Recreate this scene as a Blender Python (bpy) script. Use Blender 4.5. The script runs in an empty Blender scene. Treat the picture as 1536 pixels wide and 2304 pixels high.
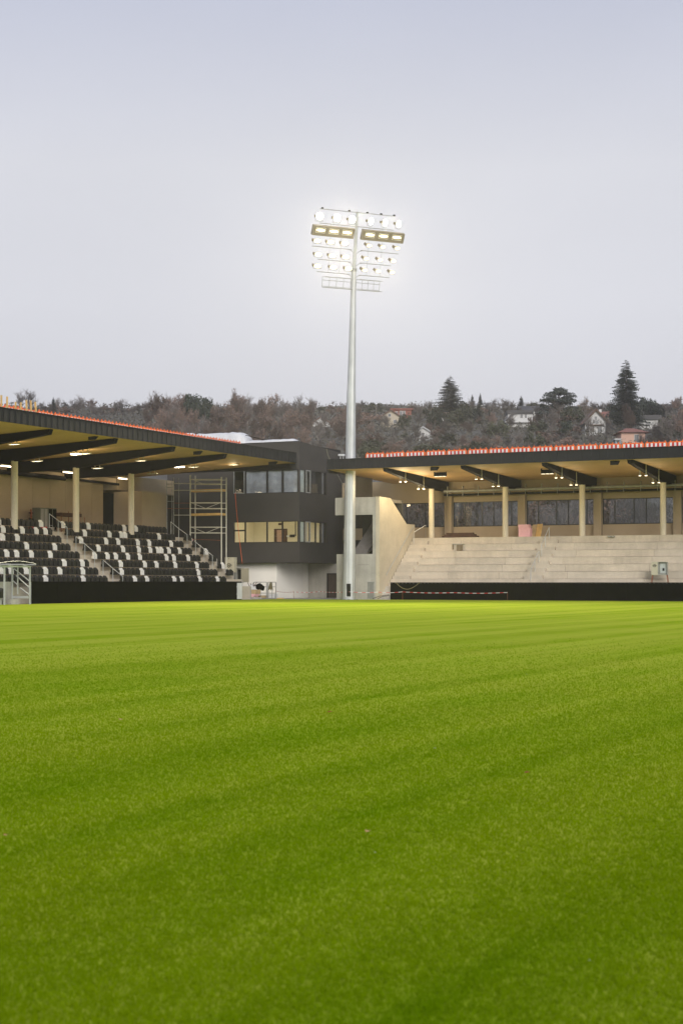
import bpy, math, random
import numpy as np
from mathutils import Vector, Matrix

# ------------------------------------------------------------------ camera, sky, sun, exposure
YAW = math.radians(26.3)
CY, SY = math.cos(YAW), math.sin(YAW)
F, CX, HZ, EYE = 3600.0, 768.0, 1309.0, 1.35      # focal length and horizon in the 1536 x 2304 frame

sc = bpy.context.scene
col = sc.collection
cd = bpy.data.cameras.new('camera')
cam = bpy.data.objects.new('camera', cd)
col.objects.link(cam)
sc.camera = cam
cam.location = (0, 0, EYE)
cam.rotation_euler = (math.radians(90), 0, YAW)
cd.sensor_fit = 'HORIZONTAL'
cd.sensor_width = 24.0
cd.lens = 24.0 * F / 1536.0
cd.shift_y = (HZ - 1152.0) / 1536.0
cd.clip_start = 0.1
cd.clip_end = 4000
cd.dof.use_dof = True
cd.dof.focus_distance = 112.0
cd.dof.aperture_fstop = 5.0

SUN_EL, SUN_AZ = math.radians(20), (0.58, -0.815)   # sun stands behind the camera, to its right
sund = bpy.data.lights.new('sun', 'SUN')
sun = bpy.data.objects.new('sun', sund)
col.objects.link(sun)
sund.energy = 1.5
sund.angle = math.radians(28)
sund.color = (1.0, 0.95, 0.88)
to_sun = Vector((SUN_AZ[0] * math.cos(SUN_EL), SUN_AZ[1] * math.cos(SUN_EL), math.sin(SUN_EL)))
sun.rotation_euler = to_sun.to_track_quat('Z', 'Y').to_euler()

wd = bpy.data.worlds.new('World')
sc.world = wd
wd.use_nodes = True
wn, wl = wd.node_tree.nodes, wd.node_tree.links
wn.clear()
wout = wn.new('ShaderNodeOutputWorld')
bg_clear = wn.new('ShaderNodeBackground')
bg_cloud = wn.new('ShaderNodeBackground')
mixw = wn.new('ShaderNodeMixShader')
sky = wn.new('ShaderNodeTexSky')
sky.sky_type = 'NISHITA'
sky.sun_disc = False
sky.sun_elevation = SUN_EL
sky.sun_rotation = math.atan2(SUN_AZ[0], SUN_AZ[1])
sky.dust_density = 4.0
bg_clear.inputs['Strength'].default_value = 0.06
wl.new(sky.outputs[0], bg_clear.inputs[0])
# the overcast: an even veil, a little bluer towards the zenith, with faint cloud mottling
tc = wn.new('ShaderNodeTexCoord')
sep = wn.new('ShaderNodeSeparateXYZ')
wl.new(tc.outputs['Generated'], sep.inputs[0])
ramp = wn.new('ShaderNodeValToRGB')
e = ramp.color_ramp.elements
e[0].position = 0.0; e[0].color = (0.372, 0.370, 0.400, 1)
e[1].position = 0.75; e[1].color = (0.285, 0.31, 0.41, 1)
m1 = ramp.color_ramp.elements.new(0.17); m1.color = (0.462, 0.463, 0.497, 1)
m3 = ramp.color_ramp.elements.new(0.25); m3.color = (0.455, 0.458, 0.492, 1)
m2 = ramp.color_ramp.elements.new(0.37); m2.color = (0.325, 0.343, 0.422, 1)
wl.new(sep.outputs[2], ramp.inputs[0])
cn = wn.new('ShaderNodeTexNoise')
cn.inputs['Scale'].default_value = 2.6
cn.inputs['Detail'].default_value = 4.0
mp = wn.new('ShaderNodeMapping')
mp.inputs['Scale'].default_value = (1, 1, 2.2)
wl.new(tc.outputs['Generated'], mp.inputs[0])
wl.new(mp.outputs[0], cn.inputs['Vector'])
mr = wn.new('ShaderNodeMapRange')
mr.inputs['To Min'].default_value = 0.90
mr.inputs['To Max'].default_value = 1.10
wl.new(cn.outputs['Fac'], mr.inputs['Value'])
mul = wn.new('ShaderNodeVectorMath'); mul.operation = 'SCALE'
wl.new(ramp.outputs[0], mul.inputs[0]); wl.new(mr.outputs[0], mul.inputs['Scale'])
wl.new(mul.outputs[0], bg_cloud.inputs[0])
mixw.inputs[0].default_value = 0.93
wl.new(bg_clear.outputs[0], mixw.inputs[1]); wl.new(bg_cloud.outputs[0], mixw.inputs[2])
wl.new(mixw.outputs[0], wout.inputs[0])

vs = sc.view_settings
vs.view_transform = 'Standard'
vs.look = 'None'
vs.gamma = 1.0
vs.use_curve_mapping = False
vs.exposure = 0.72
sc.cycles.use_denoising = True
sc.cycles.max_bounces = 6
sc.cycles.diffuse_bounces = 3
sc.cycles.glossy_bounces = 3
sc.cycles.transparent_max_bounces = 12
sc.cycles.volume_bounces = 1
sc.cycles.sample_clamp_indirect = 4.0

# ------------------------------------------------------------------ surveying: a sight line of the photograph met with a real plane
def on_s(px, py, s):
    k = (px - CX) / F
    t = s * (CY + k * SY) / (k * CY - SY)
    d = -SY * s + CY * t
    return Vector((s, t, EYE + (HZ - py) * d / F))
def on_t(px, py, t):
    k = (px - CX) / F
    s = t * (k * CY - SY) / (CY + k * SY)
    d = -SY * s + CY * t
    return Vector((s, t, EYE + (HZ - py) * d / F))
def on_d(px, py, d):
    l = (px - CX) / F * d
    return Vector((CY * l - SY * d, SY * l + CY * d, EYE + (HZ - py) * d / F))
def depth(s, t): return -SY * s + CY * t

def hill(s, t):
    d = depth(s, t)
    l = CY * s + SY * t
    r = 0.155 * (d - 160)
    ridge = 65.5 + 1.8 * math.sin(l * 0.021) + 2.2 * math.sin(l * 0.06 + 1)
    if d < 175: r = 0.155 * max(0, d - 145) ** 2 / 60.0
    if r > ridge - 4:
        q = (r - ridge + 4)
        r = ridge - 4 + 4 * math.tanh(q / 4)
        if d > 600: r -= (d - 600) * 0.05
    return r
def d_from_y(py):
    k = (HZ - py) / F
    return 26.15 / (0.155 - k)

# ------------------------------------------------------------------ mesh helpers
class MB:
    def __init__(self): self.v = []; self.f = []; self.m = []; self.cur = 0
    def face(self, idx): self.f.append(idx); self.m.append(self.cur)
    def box(self, x0, x1, y0, y1, z0, z1):
        b = len(self.v)
        self.v += [(x0,y0,z0),(x1,y0,z0),(x1,y1,z0),(x0,y1,z0),(x0,y0,z1),(x1,y0,z1),(x1,y1,z1),(x0,y1,z1)]
        for q in ((0,3,2,1),(4,5,6,7),(0,1,5,4),(1,2,6,5),(2,3,7,6),(3,0,4,7)): self.face(tuple(b+i for i in q))
        return self
    def prism(self, poly, vec):
        b = len(self.v); n = len(poly); vec = Vector(vec)
        self.v += [tuple(p) for p in poly] + [tuple(Vector(p) + vec) for p in poly]
        self.face(tuple(range(b + n - 1, b - 1, -1))); self.face(tuple(range(b + n, b + 2 * n)))
        for i in range(n):
            j = (i + 1) % n
            self.face((b+i, b+j, b+n+j, b+n+i))
        return self
    def tube(self, p0, p1, r0, r1=None, n=6, cap=True):
        p0, p1 = Vector(p0), Vector(p1)
        r1 = r0 if r1 is None else r1
        ax = (p1 - p0)
        if ax.length < 1e-6: return self
        ax.normalize()
        a = ax.cross(Vector((0, 0, 1)))
        if a.length < 1e-3: a = Vector((1, 0, 0))
        a.normalize(); c = ax.cross(a)
        b = len(self.v)
        for p, r in ((p0, r0), (p1, r1)):
            for i in range(n):
                th = 2 * math.pi * i / n
                self.v.append(tuple(p + a * (r * math.cos(th)) + c * (r * math.sin(th))))
        for i in range(n):
            j = (i + 1) % n
            self.face((b+i, b+j, b+n+j, b+n+i))
        if cap:
            self.face(tuple(range(b+n-1, b-1, -1))); self.face(tuple(range(b+n, b+2*n)))
        return self
    def path(self, pts, r, n=5):
        for a, b in zip(pts[:-1], pts[1:]): self.tube(a, b, r, r, n)
        return self
    def bar(self, p0, p1, w, h):
        """rectangular bar between two points, w wide sideways and h high"""
        p0, p1 = Vector(p0), Vector(p1)
        ax = (p1 - p0).normalized()
        a = ax.cross(Vector((0, 0, 1)))
        if a.length < 1e-3: a = Vector((1, 0, 0))
        a.normalize(); c = a.cross(ax)
        q = [p0 + a*(i*w/2) + c*(j*h/2) for i, j in ((-1,-1),(1,-1),(1,1),(-1,1))]
        return self.prism(q, p1 - p0)
    def quad(self, a, b, c, d):
        k = len(self.v); self.v += [tuple(a), tuple(b), tuple(c), tuple(d)]; self.face((k, k+1, k+2, k+3)); return self
    def mesh(self, name, mats, off=(0, 0, 0), smooth=False):
        me = bpy.data.meshes.new(name)
        ox, oy, oz = off
        me.from_pydata([(x-ox, y-oy, z-oz) for x, y, z in self.v], [], self.f)
        if not isinstance(mats, (list, tuple)): mats = [mats]
        for m in mats: me.materials.append(m)
        if len(mats) > 1: me.polygons.foreach_set('material_index', self.m)
        if smooth: me.polygons.foreach_set('use_smooth', [True] * len(me.polygons))
        me.update()
        return me
    def build(self, name, mats, parent=None, local=False, smooth=False, base=None):
        """one object; vertices are given in world coordinates unless local"""
        off = (0, 0, 0)
        if not local:
            if base is not None: off = base
            elif parent is not None: off = WLOC[parent.name]
        o = bpy.data.objects.new(name, self.mesh(name, mats, off, smooth))
        col.objects.link(o)
        if parent is not None: o.parent = parent
        if base is not None and parent is None: o.location = base
        WLOC[o.name] = tuple(off) if not local else (0, 0, 0)
        return o
WLOC = {}
def tag(o, label, cat, group=None):
    o['label'] = label; o['category'] = cat
    if group: o['group'] = group
    return o
def struct(o): o['kind'] = 'structure'; return o
def thing(name, label, cat, loc, rz=0.0, group=None):
    o = bpy.data.objects.new(name, None)
    col.objects.link(o)
    o.empty_display_size = 0.2
    o.location = loc; o.rotation_euler = (0, 0, rz)
    WLOC[o.name] = tuple(loc)
    return tag(o, label, cat, group)
def inst(name, me, parent=None, loc=(0, 0, 0), rz=0.0, scale=None):
    o = bpy.data.objects.new(name, me)
    col.objects.link(o)
    o.location = loc; o.rotation_euler = (0, 0, rz)
    if scale: o.scale = scale
    if parent is not None: o.parent = parent
    return o
ORD = ['first','second','third','fourth','fifth','sixth','seventh','eighth','ninth','tenth','eleventh','twelfth','thirteenth','fourteenth','fifteenth','sixteenth','seventeenth','eighteenth','nineteenth','twentieth']
TENS = {20: 'twenty', 30: 'thirty', 40: 'forty', 50: 'fifty', 60: 'sixty', 70: 'seventy', 80: 'eighty', 90: 'ninety'}
def ordn(i):
    if i <= 20: return ORD[i-1]
    t, u = i // 10 * 10, i % 10
    return TENS[t] + '-' + ORD[u-1] if u else TENS[t][:-1] + 'ieth'

# ------------------------------------------------------------------ materials
def new_mat(name):
    m = bpy.data.materials.new(name); m.use_nodes = True
    n = m.node_tree.nodes; n.clear()
    out = n.new('ShaderNodeOutputMaterial'); p = n.new('ShaderNodeBsdfPrincipled')
    m.node_tree.links.new(p.outputs[0], out.inputs[0])
    return m, n, m.node_tree.links, p, out
def M(name, c, rough=0.6, metal=0.0, var=0.18, scale=1.2, bump=0.0, bscale=25.0, stretch=(1, 1, 1), tint=None, spec=0.5):
    m, n, L, p, out = new_mat(name)
    g = n.new('ShaderNodeNewGeometry')
    mpn = n.new('ShaderNodeMapping'); mpn.inputs['Scale'].default_value = stretch
    L.new(g.outputs['Position'], mpn.inputs[0])
    n1 = n.new('ShaderNodeTexNoise'); n1.inputs['Scale'].default_value = scale; n1.inputs['Detail'].default_value = 6; n1.inputs['Roughness'].default_value = 0.62
    L.new(mpn.outputs[0], n1.inputs['Vector'])
    r = n.new('ShaderNodeMix'); r.data_type = 'RGBA'
    a = [max(0, x * (1 - var)) for x in c]; b = [min(1, x * (1 + var)) for x in (tint or c)]
    r.inputs['A'].default_value = (*a, 1); r.inputs['B'].default_value = (*b, 1)
    k = n.new('ShaderNodeMapRange'); k.inputs['From Min'].default_value = 0.28; k.inputs['From Max'].default_value = 0.72
    L.new(n1.outputs['Fac'], k.inputs['Value']); L.new(k.outputs[0], r.inputs['Factor'])
    L.new(r.outputs['Result'], p.inputs['Base Color'])
    p.inputs['Roughness'].default_value = rough; p.inputs['Metallic'].default_value = metal
    p.inputs['Specular IOR Level'].default_value = spec
    if bump:
        n2 = n.new('ShaderNodeTexNoise'); n2.inputs['Scale'].default_value = bscale; n2.inputs['Detail'].default_value = 4
        L.new(g.outputs['Position'], n2.inputs['Vector'])
        bp = n.new('ShaderNodeBump'); bp.inputs['Strength'].default_value = bump; bp.inputs['Distance'].default_value = 0.02
        L.new(n2.outputs['Fac'], bp.inputs['Height']); L.new(bp.outputs[0], p.inputs['Normal'])
    return m
def M_emit(name, c, strength):
    m, n, L, p, out = new_mat(name)
    p.inputs['Base Color'].default_value = (0.8, 0.8, 0.8, 1)
    p.inputs['Emission Color'].default_value = (*c, 1); p.inputs['Emission Strength'].default_value = strength
    return m
def M_concrete(name, c, var=0.18, streak=0.12):
    """cast concrete: cloudy patches, fine pitting and faint vertical run-off streaks"""
    m, n, L, p, out = new_mat(name)
    g = n.new('ShaderNodeNewGeometry')
    n1 = n.new('ShaderNodeTexNoise'); n1.inputs['Scale'].default_value = 0.55; n1.inputs['Detail'].default_value = 8; n1.inputs['Roughness'].default_value = 0.65
    L.new(g.outputs['Position'], n1.inputs['Vector'])
    mpn = n.new('ShaderNodeMapping'); mpn.inputs['Scale'].default_value = (3.0, 3.0, 0.25)
    L.new(g.outputs['Position'], mpn.inputs[0])
    n2 = n.new('ShaderNodeTexNoise'); n2.inputs['Scale'].default_value = 1.0; n2.inputs['Detail'].default_value = 5
    L.new(mpn.outputs[0], n2.inputs['Vector'])
    n3 = n.new('ShaderNodeTexNoise'); n3.inputs['Scale'].default_value = 14; n3.inputs['Detail'].default_value = 6
    L.new(g.outputs['Position'], n3.inputs['Vector'])
    def rng(src, lo, hi):
        k = n.new('ShaderNodeMapRange'); k.inputs['From Min'].default_value = 0.3; k.inputs['From Max'].default_value = 0.7
        k.inputs['To Min'].default_value = lo; k.inputs['To Max'].default_value = hi
        L.new(src, k.inputs['Value']); return k.outputs[0]
    def mulm(a, b):
        k = n.new('ShaderNodeMath'); k.operation = 'MULTIPLY'; L.new(a, k.inputs[0]); L.new(b, k.inputs[1]); return k.outputs[0]
    f = mulm(mulm(rng(n1.outputs['Fac'], 1 - var, 1 + var), rng(n2.outputs['Fac'], 1 - streak, 1 + streak * 0.6)), rng(n3.outputs['Fac'], 0.93, 1.07))
    sc_ = n.new('ShaderNodeVectorMath'); sc_.operation = 'SCALE'; sc_.inputs[0].default_value = c
    L.new(f, sc_.inputs['Scale']); L.new(sc_.outputs[0], p.inputs['Base Color'])
    p.inputs['Roughness'].default_value = 0.85; p.inputs['Specular IOR Level'].default_value = 0.3
    bp = n.new('ShaderNodeBump'); bp.inputs['Strength'].default_value = 0.25; bp.inputs['Distance'].default_value = 0.02
    L.new(n3.outputs['Fac'], bp.inputs['Height']); L.new(bp.outputs[0], p.inputs['Normal'])
    return m
def M_glass(name, tint, refl, rough=0.02, wob=0.02):
    """window glass: see-through with a mirror share that grows at grazing angles"""
    m = bpy.data.materials.new(name); m.use_nodes = True
    n = m.node_tree.nodes; L = m.node_tree.links; n.clear()
    out = n.new('ShaderNodeOutputMaterial'); tr = n.new('ShaderNodeBsdfTransparent'); gl = n.new('ShaderNodeBsdfGlossy'); mx = n.new('ShaderNodeMixShader')
    tr.inputs[0].default_value = (*tint, 1); gl.inputs['Roughness'].default_value = rough
    lw = n.new('ShaderNodeLayerWeight'); lw.inputs[0].default_value = 0.35
    k = n.new('ShaderNodeMapRange'); k.inputs['To Min'].default_value = refl; k.inputs['To Max'].default_value = 0.95
    lw.inputs[0].default_value = 0.5
    pwr = n.new('ShaderNodeMath'); pwr.operation = 'POWER'; pwr.inputs[1].default_value = 5.0
    L.new(lw.outputs['Facing'], pwr.inputs[0]); L.new(pwr.outputs[0], k.inputs['Value']); L.new(k.outputs[0], mx.inputs[0])
    g = n.new('ShaderNodeNewGeometry'); nz = n.new('ShaderNodeTexNoise'); nz.inputs['Scale'].default_value = 0.8
    L.new(g.outputs['Position'], nz.inputs['Vector'])
    bp = n.new('ShaderNodeBump'); bp.inputs['Strength'].default_value = wob; bp.inputs['Distance'].default_value = 0.2
    L.new(nz.outputs['Fac'], bp.inputs['Height']); L.new(bp.outputs[0], gl.inputs['Normal'])
    L.new(tr.outputs[0], mx.inputs[1]); L.new(gl.outputs[0], mx.inputs[2]); L.new(mx.outputs[0], out.inputs[0])
    return m

MAT = dict(
    fascia=M('anthracite sheet metal', (0.021, 0.022, 0.026), 0.75, 0.0, 0.16, 0.9, spec=0.12),
    black=M('black painted steel', (0.006, 0.006, 0.0063), 0.8, 0, 0.2, 2, spec=0.08),
    fabric=M('black hoarding fabric', (0.0045, 0.0045, 0.0040), 0.9, 0, 0.4, 1.6, 0.15, 60, spec=0.05),
    soffit=M('tan soffit board', (0.52, 0.33, 0.145), 0.7, 0, 0.10, 0.8, stretch=(1, 1, 1)),
    concrete=M_concrete('grey cast concrete', (0.40, 0.385, 0.35)),
    concrete_warm=M_concrete('pale precast concrete', (0.50, 0.445, 0.365), 0.17, 0.08),
    concrete_warm2=M_concrete('pale precast concrete, greyer cast', (0.475, 0.428, 0.36), 0.14, 0.05),
    concrete_warm3=M_concrete('pale precast concrete, lighter cast', (0.525, 0.47, 0.39), 0.12, 0.05),
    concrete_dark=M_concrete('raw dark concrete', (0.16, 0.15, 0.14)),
    column=M_concrete('column concrete', (0.60, 0.54, 0.43), 0.10, 0.12),
    wall_beige=M('beige wall panel', (0.37, 0.295, 0.205), 0.8, 0, 0.08, 0.6, 0.05, 8),
    white_wall=M('white render', (0.88, 0.86, 0.81), 0.85, 0, 0.06, 0.5, 0.1, 30),
    clad=M('dark brown-grey render', (0.046, 0.042, 0.040), 0.8, 0, 0.14, 0.5, 0.1, 40),
    frame=M('black window frame', (0.010, 0.010, 0.011), 0.4),
    galv=M('galvanised steel', (0.50, 0.52, 0.53), 0.45, 0.35, 0.20, 1.4, stretch=(1, 1, 0.35)),
    galv_dull=M('dull galvanised steel', (0.34, 0.35, 0.34), 0.55, 0.4, 0.25, 5),
    seat_black=M('black seat plastic', (0.012, 0.012, 0.0125), 0.5, 0, 0.2, 3),
    seat_white=M('white seat plastic', (0.74, 0.73, 0.70), 0.45, 0, 0.06, 3),
    white=M('white plastic sheet', (0.66, 0.67, 0.68), 0.5, 0, 0.12, 1.5, 0.5, 3),
    red=M('red reflective film', (0.50, 0.03, 0.03), 0.5, 0, 0.1, 3),
    orange=M('orange plastic', (0.75, 0.13, 0.015), 0.5, 0, 0.12, 3),
    timber=M('fresh timber', (0.56, 0.36, 0.13), 0.7, 0, 0.2, 4, stretch=(1, 1, 0.2)),
    ply=M('plywood', (0.46, 0.34, 0.19), 0.75, 0, 0.16, 3),
    dark_timber=M('weathered brown timber', (0.07, 0.035, 0.022), 0.8, 0, 0.3, 3),
    pink=M('pink foam board', (0.80, 0.46, 0.50), 0.8, 0, 0.08, 3),
    cabinet=M('beige steel cabinet', (0.46, 0.43, 0.33), 0.5, 0, 0.08, 2),
    cab_grey=M('grey steel cabinet', (0.30, 0.30, 0.27), 0.5, 0, 0.1, 2),
    lampgrey=M('pale lamp housing', (0.55, 0.55, 0.50), 0.5, 0, 0.1, 3),
    scaff=M('scaffold tube', (0.66, 0.64, 0.56), 0.5, 0.0, 0.2, 3),
    rust=M('red-brown painted steel', (0.22, 0.07, 0.03), 0.6, 0, 0.3, 3),
    interior=M('cream interior wall', (0.66, 0.60, 0.44), 0.85, 0, 0.05, 1),
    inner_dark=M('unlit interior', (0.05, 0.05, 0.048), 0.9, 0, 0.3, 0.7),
    glass_front=M_glass('reflective window glass', (0.93, 0.94, 0.95), 0.07, 0.03, 0.06),
    glass_clear=M_glass('clear window glass', (0.97, 0.98, 0.97), 0.03),
    glass_stand=M_glass('grey window glass', (0.84, 0.86, 0.86), 0.04),
    tube=M_emit('lit tube', (1.0, 0.80, 0.55), 5.0),
    led=M_emit('lit lamp glass', (1.0, 0.84, 0.56), 2.6),
    plate=M_emit('dimly lit lamp plate', (1.0, 0.86, 0.62), 0.9),
    flood_cool=M_emit('lit floodlight glass, white', (1.0, 0.97, 0.90), 10.0),
    flood_warm=M_emit('lit floodlight glass, warm', (1.0, 0.80, 0.42), 1.6),
    reflector=M('lamp reflector', (0.75, 0.70, 0.55), 0.4, 0.3, 0.1, 3),
    hood=M('brown-grey lamp box', (0.20, 0.165, 0.10), 0.5, 0.2, 0.15, 3),
)

# ------------------------------------------------------------------ ground, hill and pitch
def M_grass(name, blades=False):
    m, n, L, p, out = new_mat(name)
    g = n.new('ShaderNodeNewGeometry')
    def noise(scale, stretch, detail=4, rough=0.6):
        mpn = n.new('ShaderNodeMapping'); mpn.inputs['Scale'].default_value = stretch
        L.new(g.outputs['Position'], mpn.inputs[0])
        z = n.new('ShaderNodeTexNoise'); z.inputs['Scale'].default_value = scale; z.inputs['Detail'].default_value = detail; z.inputs['Roughness'].default_value = rough
        L.new(mpn.outputs[0], z.inputs['Vector']); return z.outputs['Fac']
    def rng(src, f0, f1, lo, hi):
        k = n.new('ShaderNodeMapRange'); k.inputs['From Min'].default_value = f0; k.inputs['From Max'].default_value = f1
        k.inputs['To Min'].default_value = lo; k.inputs['To Max'].default_value = hi
        L.new(src, k.inputs['Value']); return k.outputs[0]
    def mixc(fac, a, b):
        r = n.new('ShaderNodeMix'); r.data_type = 'RGBA'
        for s_, v in (('A', a), ('B', b)):
            if isinstance(v, tuple): r.inputs[s_].default_value = (*v, 1)
            else: L.new(v, r.inputs[s_])
        L.new(fac, r.inputs['Factor']); return r.outputs['Result']
    # mower tracks run along the pitch, crossed by patchy growth
    track = rng(noise(1.0, (0.85, 0.018, 0.0), 4, 0.55), 0.41, 0.59, 0, 1)
    patch = rng(noise(0.55, (1, 0.6, 0), 5, 0.65), 0.36, 0.66, 0, 1)
    fine = rng(noise(55, (1, 1, 0.2), 3, 0.7), 0.3, 0.7, 0.0, 1)
    c1 = mixc(track, G1, G2)
    c2 = mixc(patch, c1, G3)
    half = n.new('ShaderNodeMix'); half.data_type = 'RGBA'; half.inputs['Factor'].default_value = 0.55
    L.new(c1, half.inputs['A']); L.new(c2, half.inputs['B'])
    last = half.outputs['Result']
    sv = n.new('ShaderNodeVectorMath'); sv.operation = 'SCALE'; L.new(last, sv.inputs[0])
    if blades:
        L.new(rng(g.outputs['Random Per Island'], 0, 1, 0.90, 1.04), sv.inputs['Scale'])
    else:
        L.new(rng(fine, 0, 1, 0.80, 1.16), sv.inputs['Scale'])
    if blades:
        gm = n.new('ShaderNodeVectorMath'); gm.operation = 'MULTIPLY'; gm.inputs[1].default_value = (0.62, 0.77, 0.06)
        L.new(sv.outputs[0], gm.inputs[0]); L.new(gm.outputs[0], p.inputs['Base Color'])
    else: L.new(sv.outputs[0], p.inputs['Base Color'])
    p.inputs['Roughness'].default_value = 0.9; p.inputs['Specular IOR Level'].default_value = 0.0
    if blades:
        # blades of a dense sward are lit much like the sward as a whole: lean their normals to the sky
        up = n.new('ShaderNodeCombineXYZ'); up.inputs[2].default_value = 0.9
        ad = n.new('ShaderNodeVectorMath'); ad.operation = 'ADD'; L.new(g.outputs['Normal'], ad.inputs[0]); L.new(up.outputs[0], ad.inputs[1])
        nm = n.new('ShaderNodeVectorMath'); nm.operation = 'NORMALIZE'; L.new(ad.outputs[0], nm.inputs[0]); L.new(nm.outputs[0], p.inputs['Normal'])
        # thin leaves let about half the light through
        tl = n.new('ShaderNodeBsdfTranslucent'); mx = n.new('ShaderNodeMixShader'); mx.inputs[0].default_value = 0.5
        L.new(gm.outputs[0], tl.inputs['Color']); L.new(p.outputs[0], mx.inputs[1]); L.new(tl.outputs[0], mx.inputs[2]); L.new(mx.outputs[0], out.inputs[0])
    else:
        bp = n.new('ShaderNodeBump'); bp.inputs['Strength'].default_value = 0.5; bp.inputs['Distance'].default_value = 0.03
        L.new(noise(35, (1, 1, 0.2), 4, 0.7), bp.inputs['Height']); L.new(bp.outputs[0], p.inputs['Normal'])
    return m
G1, G2, G3 = (0.235, 0.350, 0.011), (0.350, 0.438, 0.036), (0.378, 0.418, 0.046)
MAT['grass'] = M_grass('mown turf')
MAT['blade'] = M_grass('grass blade', True)
MAT['soil'] = M('hillside litter and scrub', (0.10, 0.084, 0.072), 0.95, 0, 0.45, 0.09, 0.6, 0.8, tint=(0.09, 0.088, 0.07))

def terrain():
    mb = MB()
    ls = [-900, -600, -400, -300] + list(range(-240, 241, 16)) + [300, 400, 600, 900]
    ds = [-900, -300, 0, 100, 130] + list(range(142, 680, 9)) + [760, 900]
    for d in ds:
        for l in ls:
            s, t = CY * l - SY * d, SY * l + CY * d
            mb.v.append((s, t, hill(s, t) - 0.03 + (0.9 * math.sin(l * .11 + d * .07) * math.sin(d * .05) if d > 200 else 0)))
    w = len(ls)
    for i in range(len(ds) - 1):
        for j in range(w - 1):
            a = i * w + j
            mb.face((a, a + 1, a + w + 1, a + w))
    struct(mb.build('terrain', MAT['soil'], smooth=True))
terrain()

def apron():
    mb = MB().box(-62.0, 30, -40, 126, -0.5, -0.004)
    struct(mb.build('ground', MAT['concrete']))
apron()
struct(MB().box(-59.9, 30, -35, 109.3, -0.4, 0.0).build('pitch', MAT['grass']))

def grass_blades():
    rng = np.random.default_rng(4)
    N = 720000
    # distances with a density that thins out with range; width grows to match
    u = rng.random(N)
    d0, d1 = 4.1, 40.0
    pw = 0.2
    d = (d0 ** pw + u * (d1 ** pw - d0 ** pw)) ** (1 / pw)
    l = (rng.random(N) * 2 - 1) * (0.2133 * d + 0.5 + 0.03 * d)
    s, t = CY * l - SY * d, SY * l + CY * d
    keep = (s > -59.7) & (t < 109) & (rng.random(N) < np.clip((40 - d) / 34, 0, 1) ** 1.8)
    d, s, t = d[keep], s[keep], t[keep]
    n = len(d)
    w = 0.0022 + 0.00042 * d
    h = (0.010 + 0.013 * rng.random(n))
    clump = 0.85 + 0.28 * np.clip(np.sin(s * 9.1 + np.sin(t * 7.3) * 2) * np.sin(t * 8.3 + np.sin(s * 6.1) * 2), -1, 1) * 0.5
    h = h * clump
    th = rng.random(n) * 2 * math.pi
    lean = (rng.random(n) * 1.3 + 0.2) * h
    la = rng.random(n) * 2 * math.pi
    cx, cy = np.cos(th) * w * 0.5, np.sin(th) * w * 0.5
    V = np.zeros((n, 5, 3))
    V[:, 0] = np.stack([s - cx, t - cy, np.zeros(n)], 1)
    V[:, 1] = np.stack([s + cx, t + cy, np.zeros(n)], 1)
    mx, my = s + np.cos(la) * lean * 0.35, t + np.sin(la) * lean * 0.35
    V[:, 2] = np.stack([mx + cx * .8, my + cy * .8, h * 0.62], 1)
    V[:, 3] = np.stack([mx - cx * .8, my - cy * .8, h * 0.62], 1)
    V[:, 4] = np.stack([s + np.cos(la) * lean, t + np.sin(la) * lean, h], 1)
    me = bpy.data.meshes.new('grass')
    me.vertices.add(n * 5); me.vertices.foreach_set('co', V.reshape(-1))
    base = (np.arange(n) * 5)[:, None]
    loops = np.concatenate([base + np.array([[0, 1, 2, 3]]), base + np.array([[3, 2, 4]])], 1).reshape(-1)
    starts = (np.arange(n) * 7)[:, None] + np.array([[0, 4]])
    me.loops.add(n * 7); me.loops.foreach_set('vertex_index', loops.astype(np.int32))
    me.polygons.add(n * 2); me.polygons.foreach_set('loop_start', starts.reshape(-1).astype(np.int32))
    me.update(calc_edges=True)
    me.materials.append(MAT['blade'])
    o = bpy.data.objects.new('grass', me); col.objects.link(o)
    o['kind'] = 'stuff'; o['label'] = 'short green grass of the pitch'; o['category'] = 'grass'
grass_blades()

# ------------------------------------------------------------------ terraces shared by both stands
ROWS = 8
def row_z(i): return 1.0 + 0.54 * (i - 1)

# ================================================================== left stand: front line s = -60, running away from the camera
LS = thing('grandstand', 'roofed stand with black and white seats along the touchline', 'grandstand', (-60.6, 90, 0))
def row_s(i): return -60.7 - 0.75 * (i - 1)
T0, T1 = 62.0, 107.0
AISLES = ((88.35, 89.8), (103.7, 105.15))
for i in range(1, ROWS + 1):
    back = row_s(i + 1) - 0.05 if i < ROWS else -74.5
    cuts = [T0, 68, 74, 80, 86, 92, 98, 104, T1]
    for a, b in zip(cuts[:-1], cuts[1:]):
        MB().box(back, row_s(i), a + 0.006, b - 0.006, row_z(i) - (0.60 if i > 1 else 1.0), row_z(i)).build('terrace_step', MAT['concrete_warm'], LS)
    if i > 1:
        for a, b in AISLES:
            MB().box(row_s(i) - 0.02, row_s(i) + 0.36, a, b, row_z(i) - 0.54, row_z(i) - 0.27).build('stair_step', MAT['concrete_warm'], LS)
# side of the stand, towards the clubhouse
prof = [(row_s(1), 0.0)]
for i in range(1, ROWS + 1):
    prof += [(row_s(i) - 0.02, row_z(i) - 0.02), (row_s(i + 1) - 0.02 if i < ROWS else -74.4, row_z(i) - 0.02)]
prof += [(-74.4, 0.0)]
MB().prism([(s, T1 + 0.002, z) for s, z in prof], (0, 0.18, 0)).build('end_wall', MAT['concrete'], LS)

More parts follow.
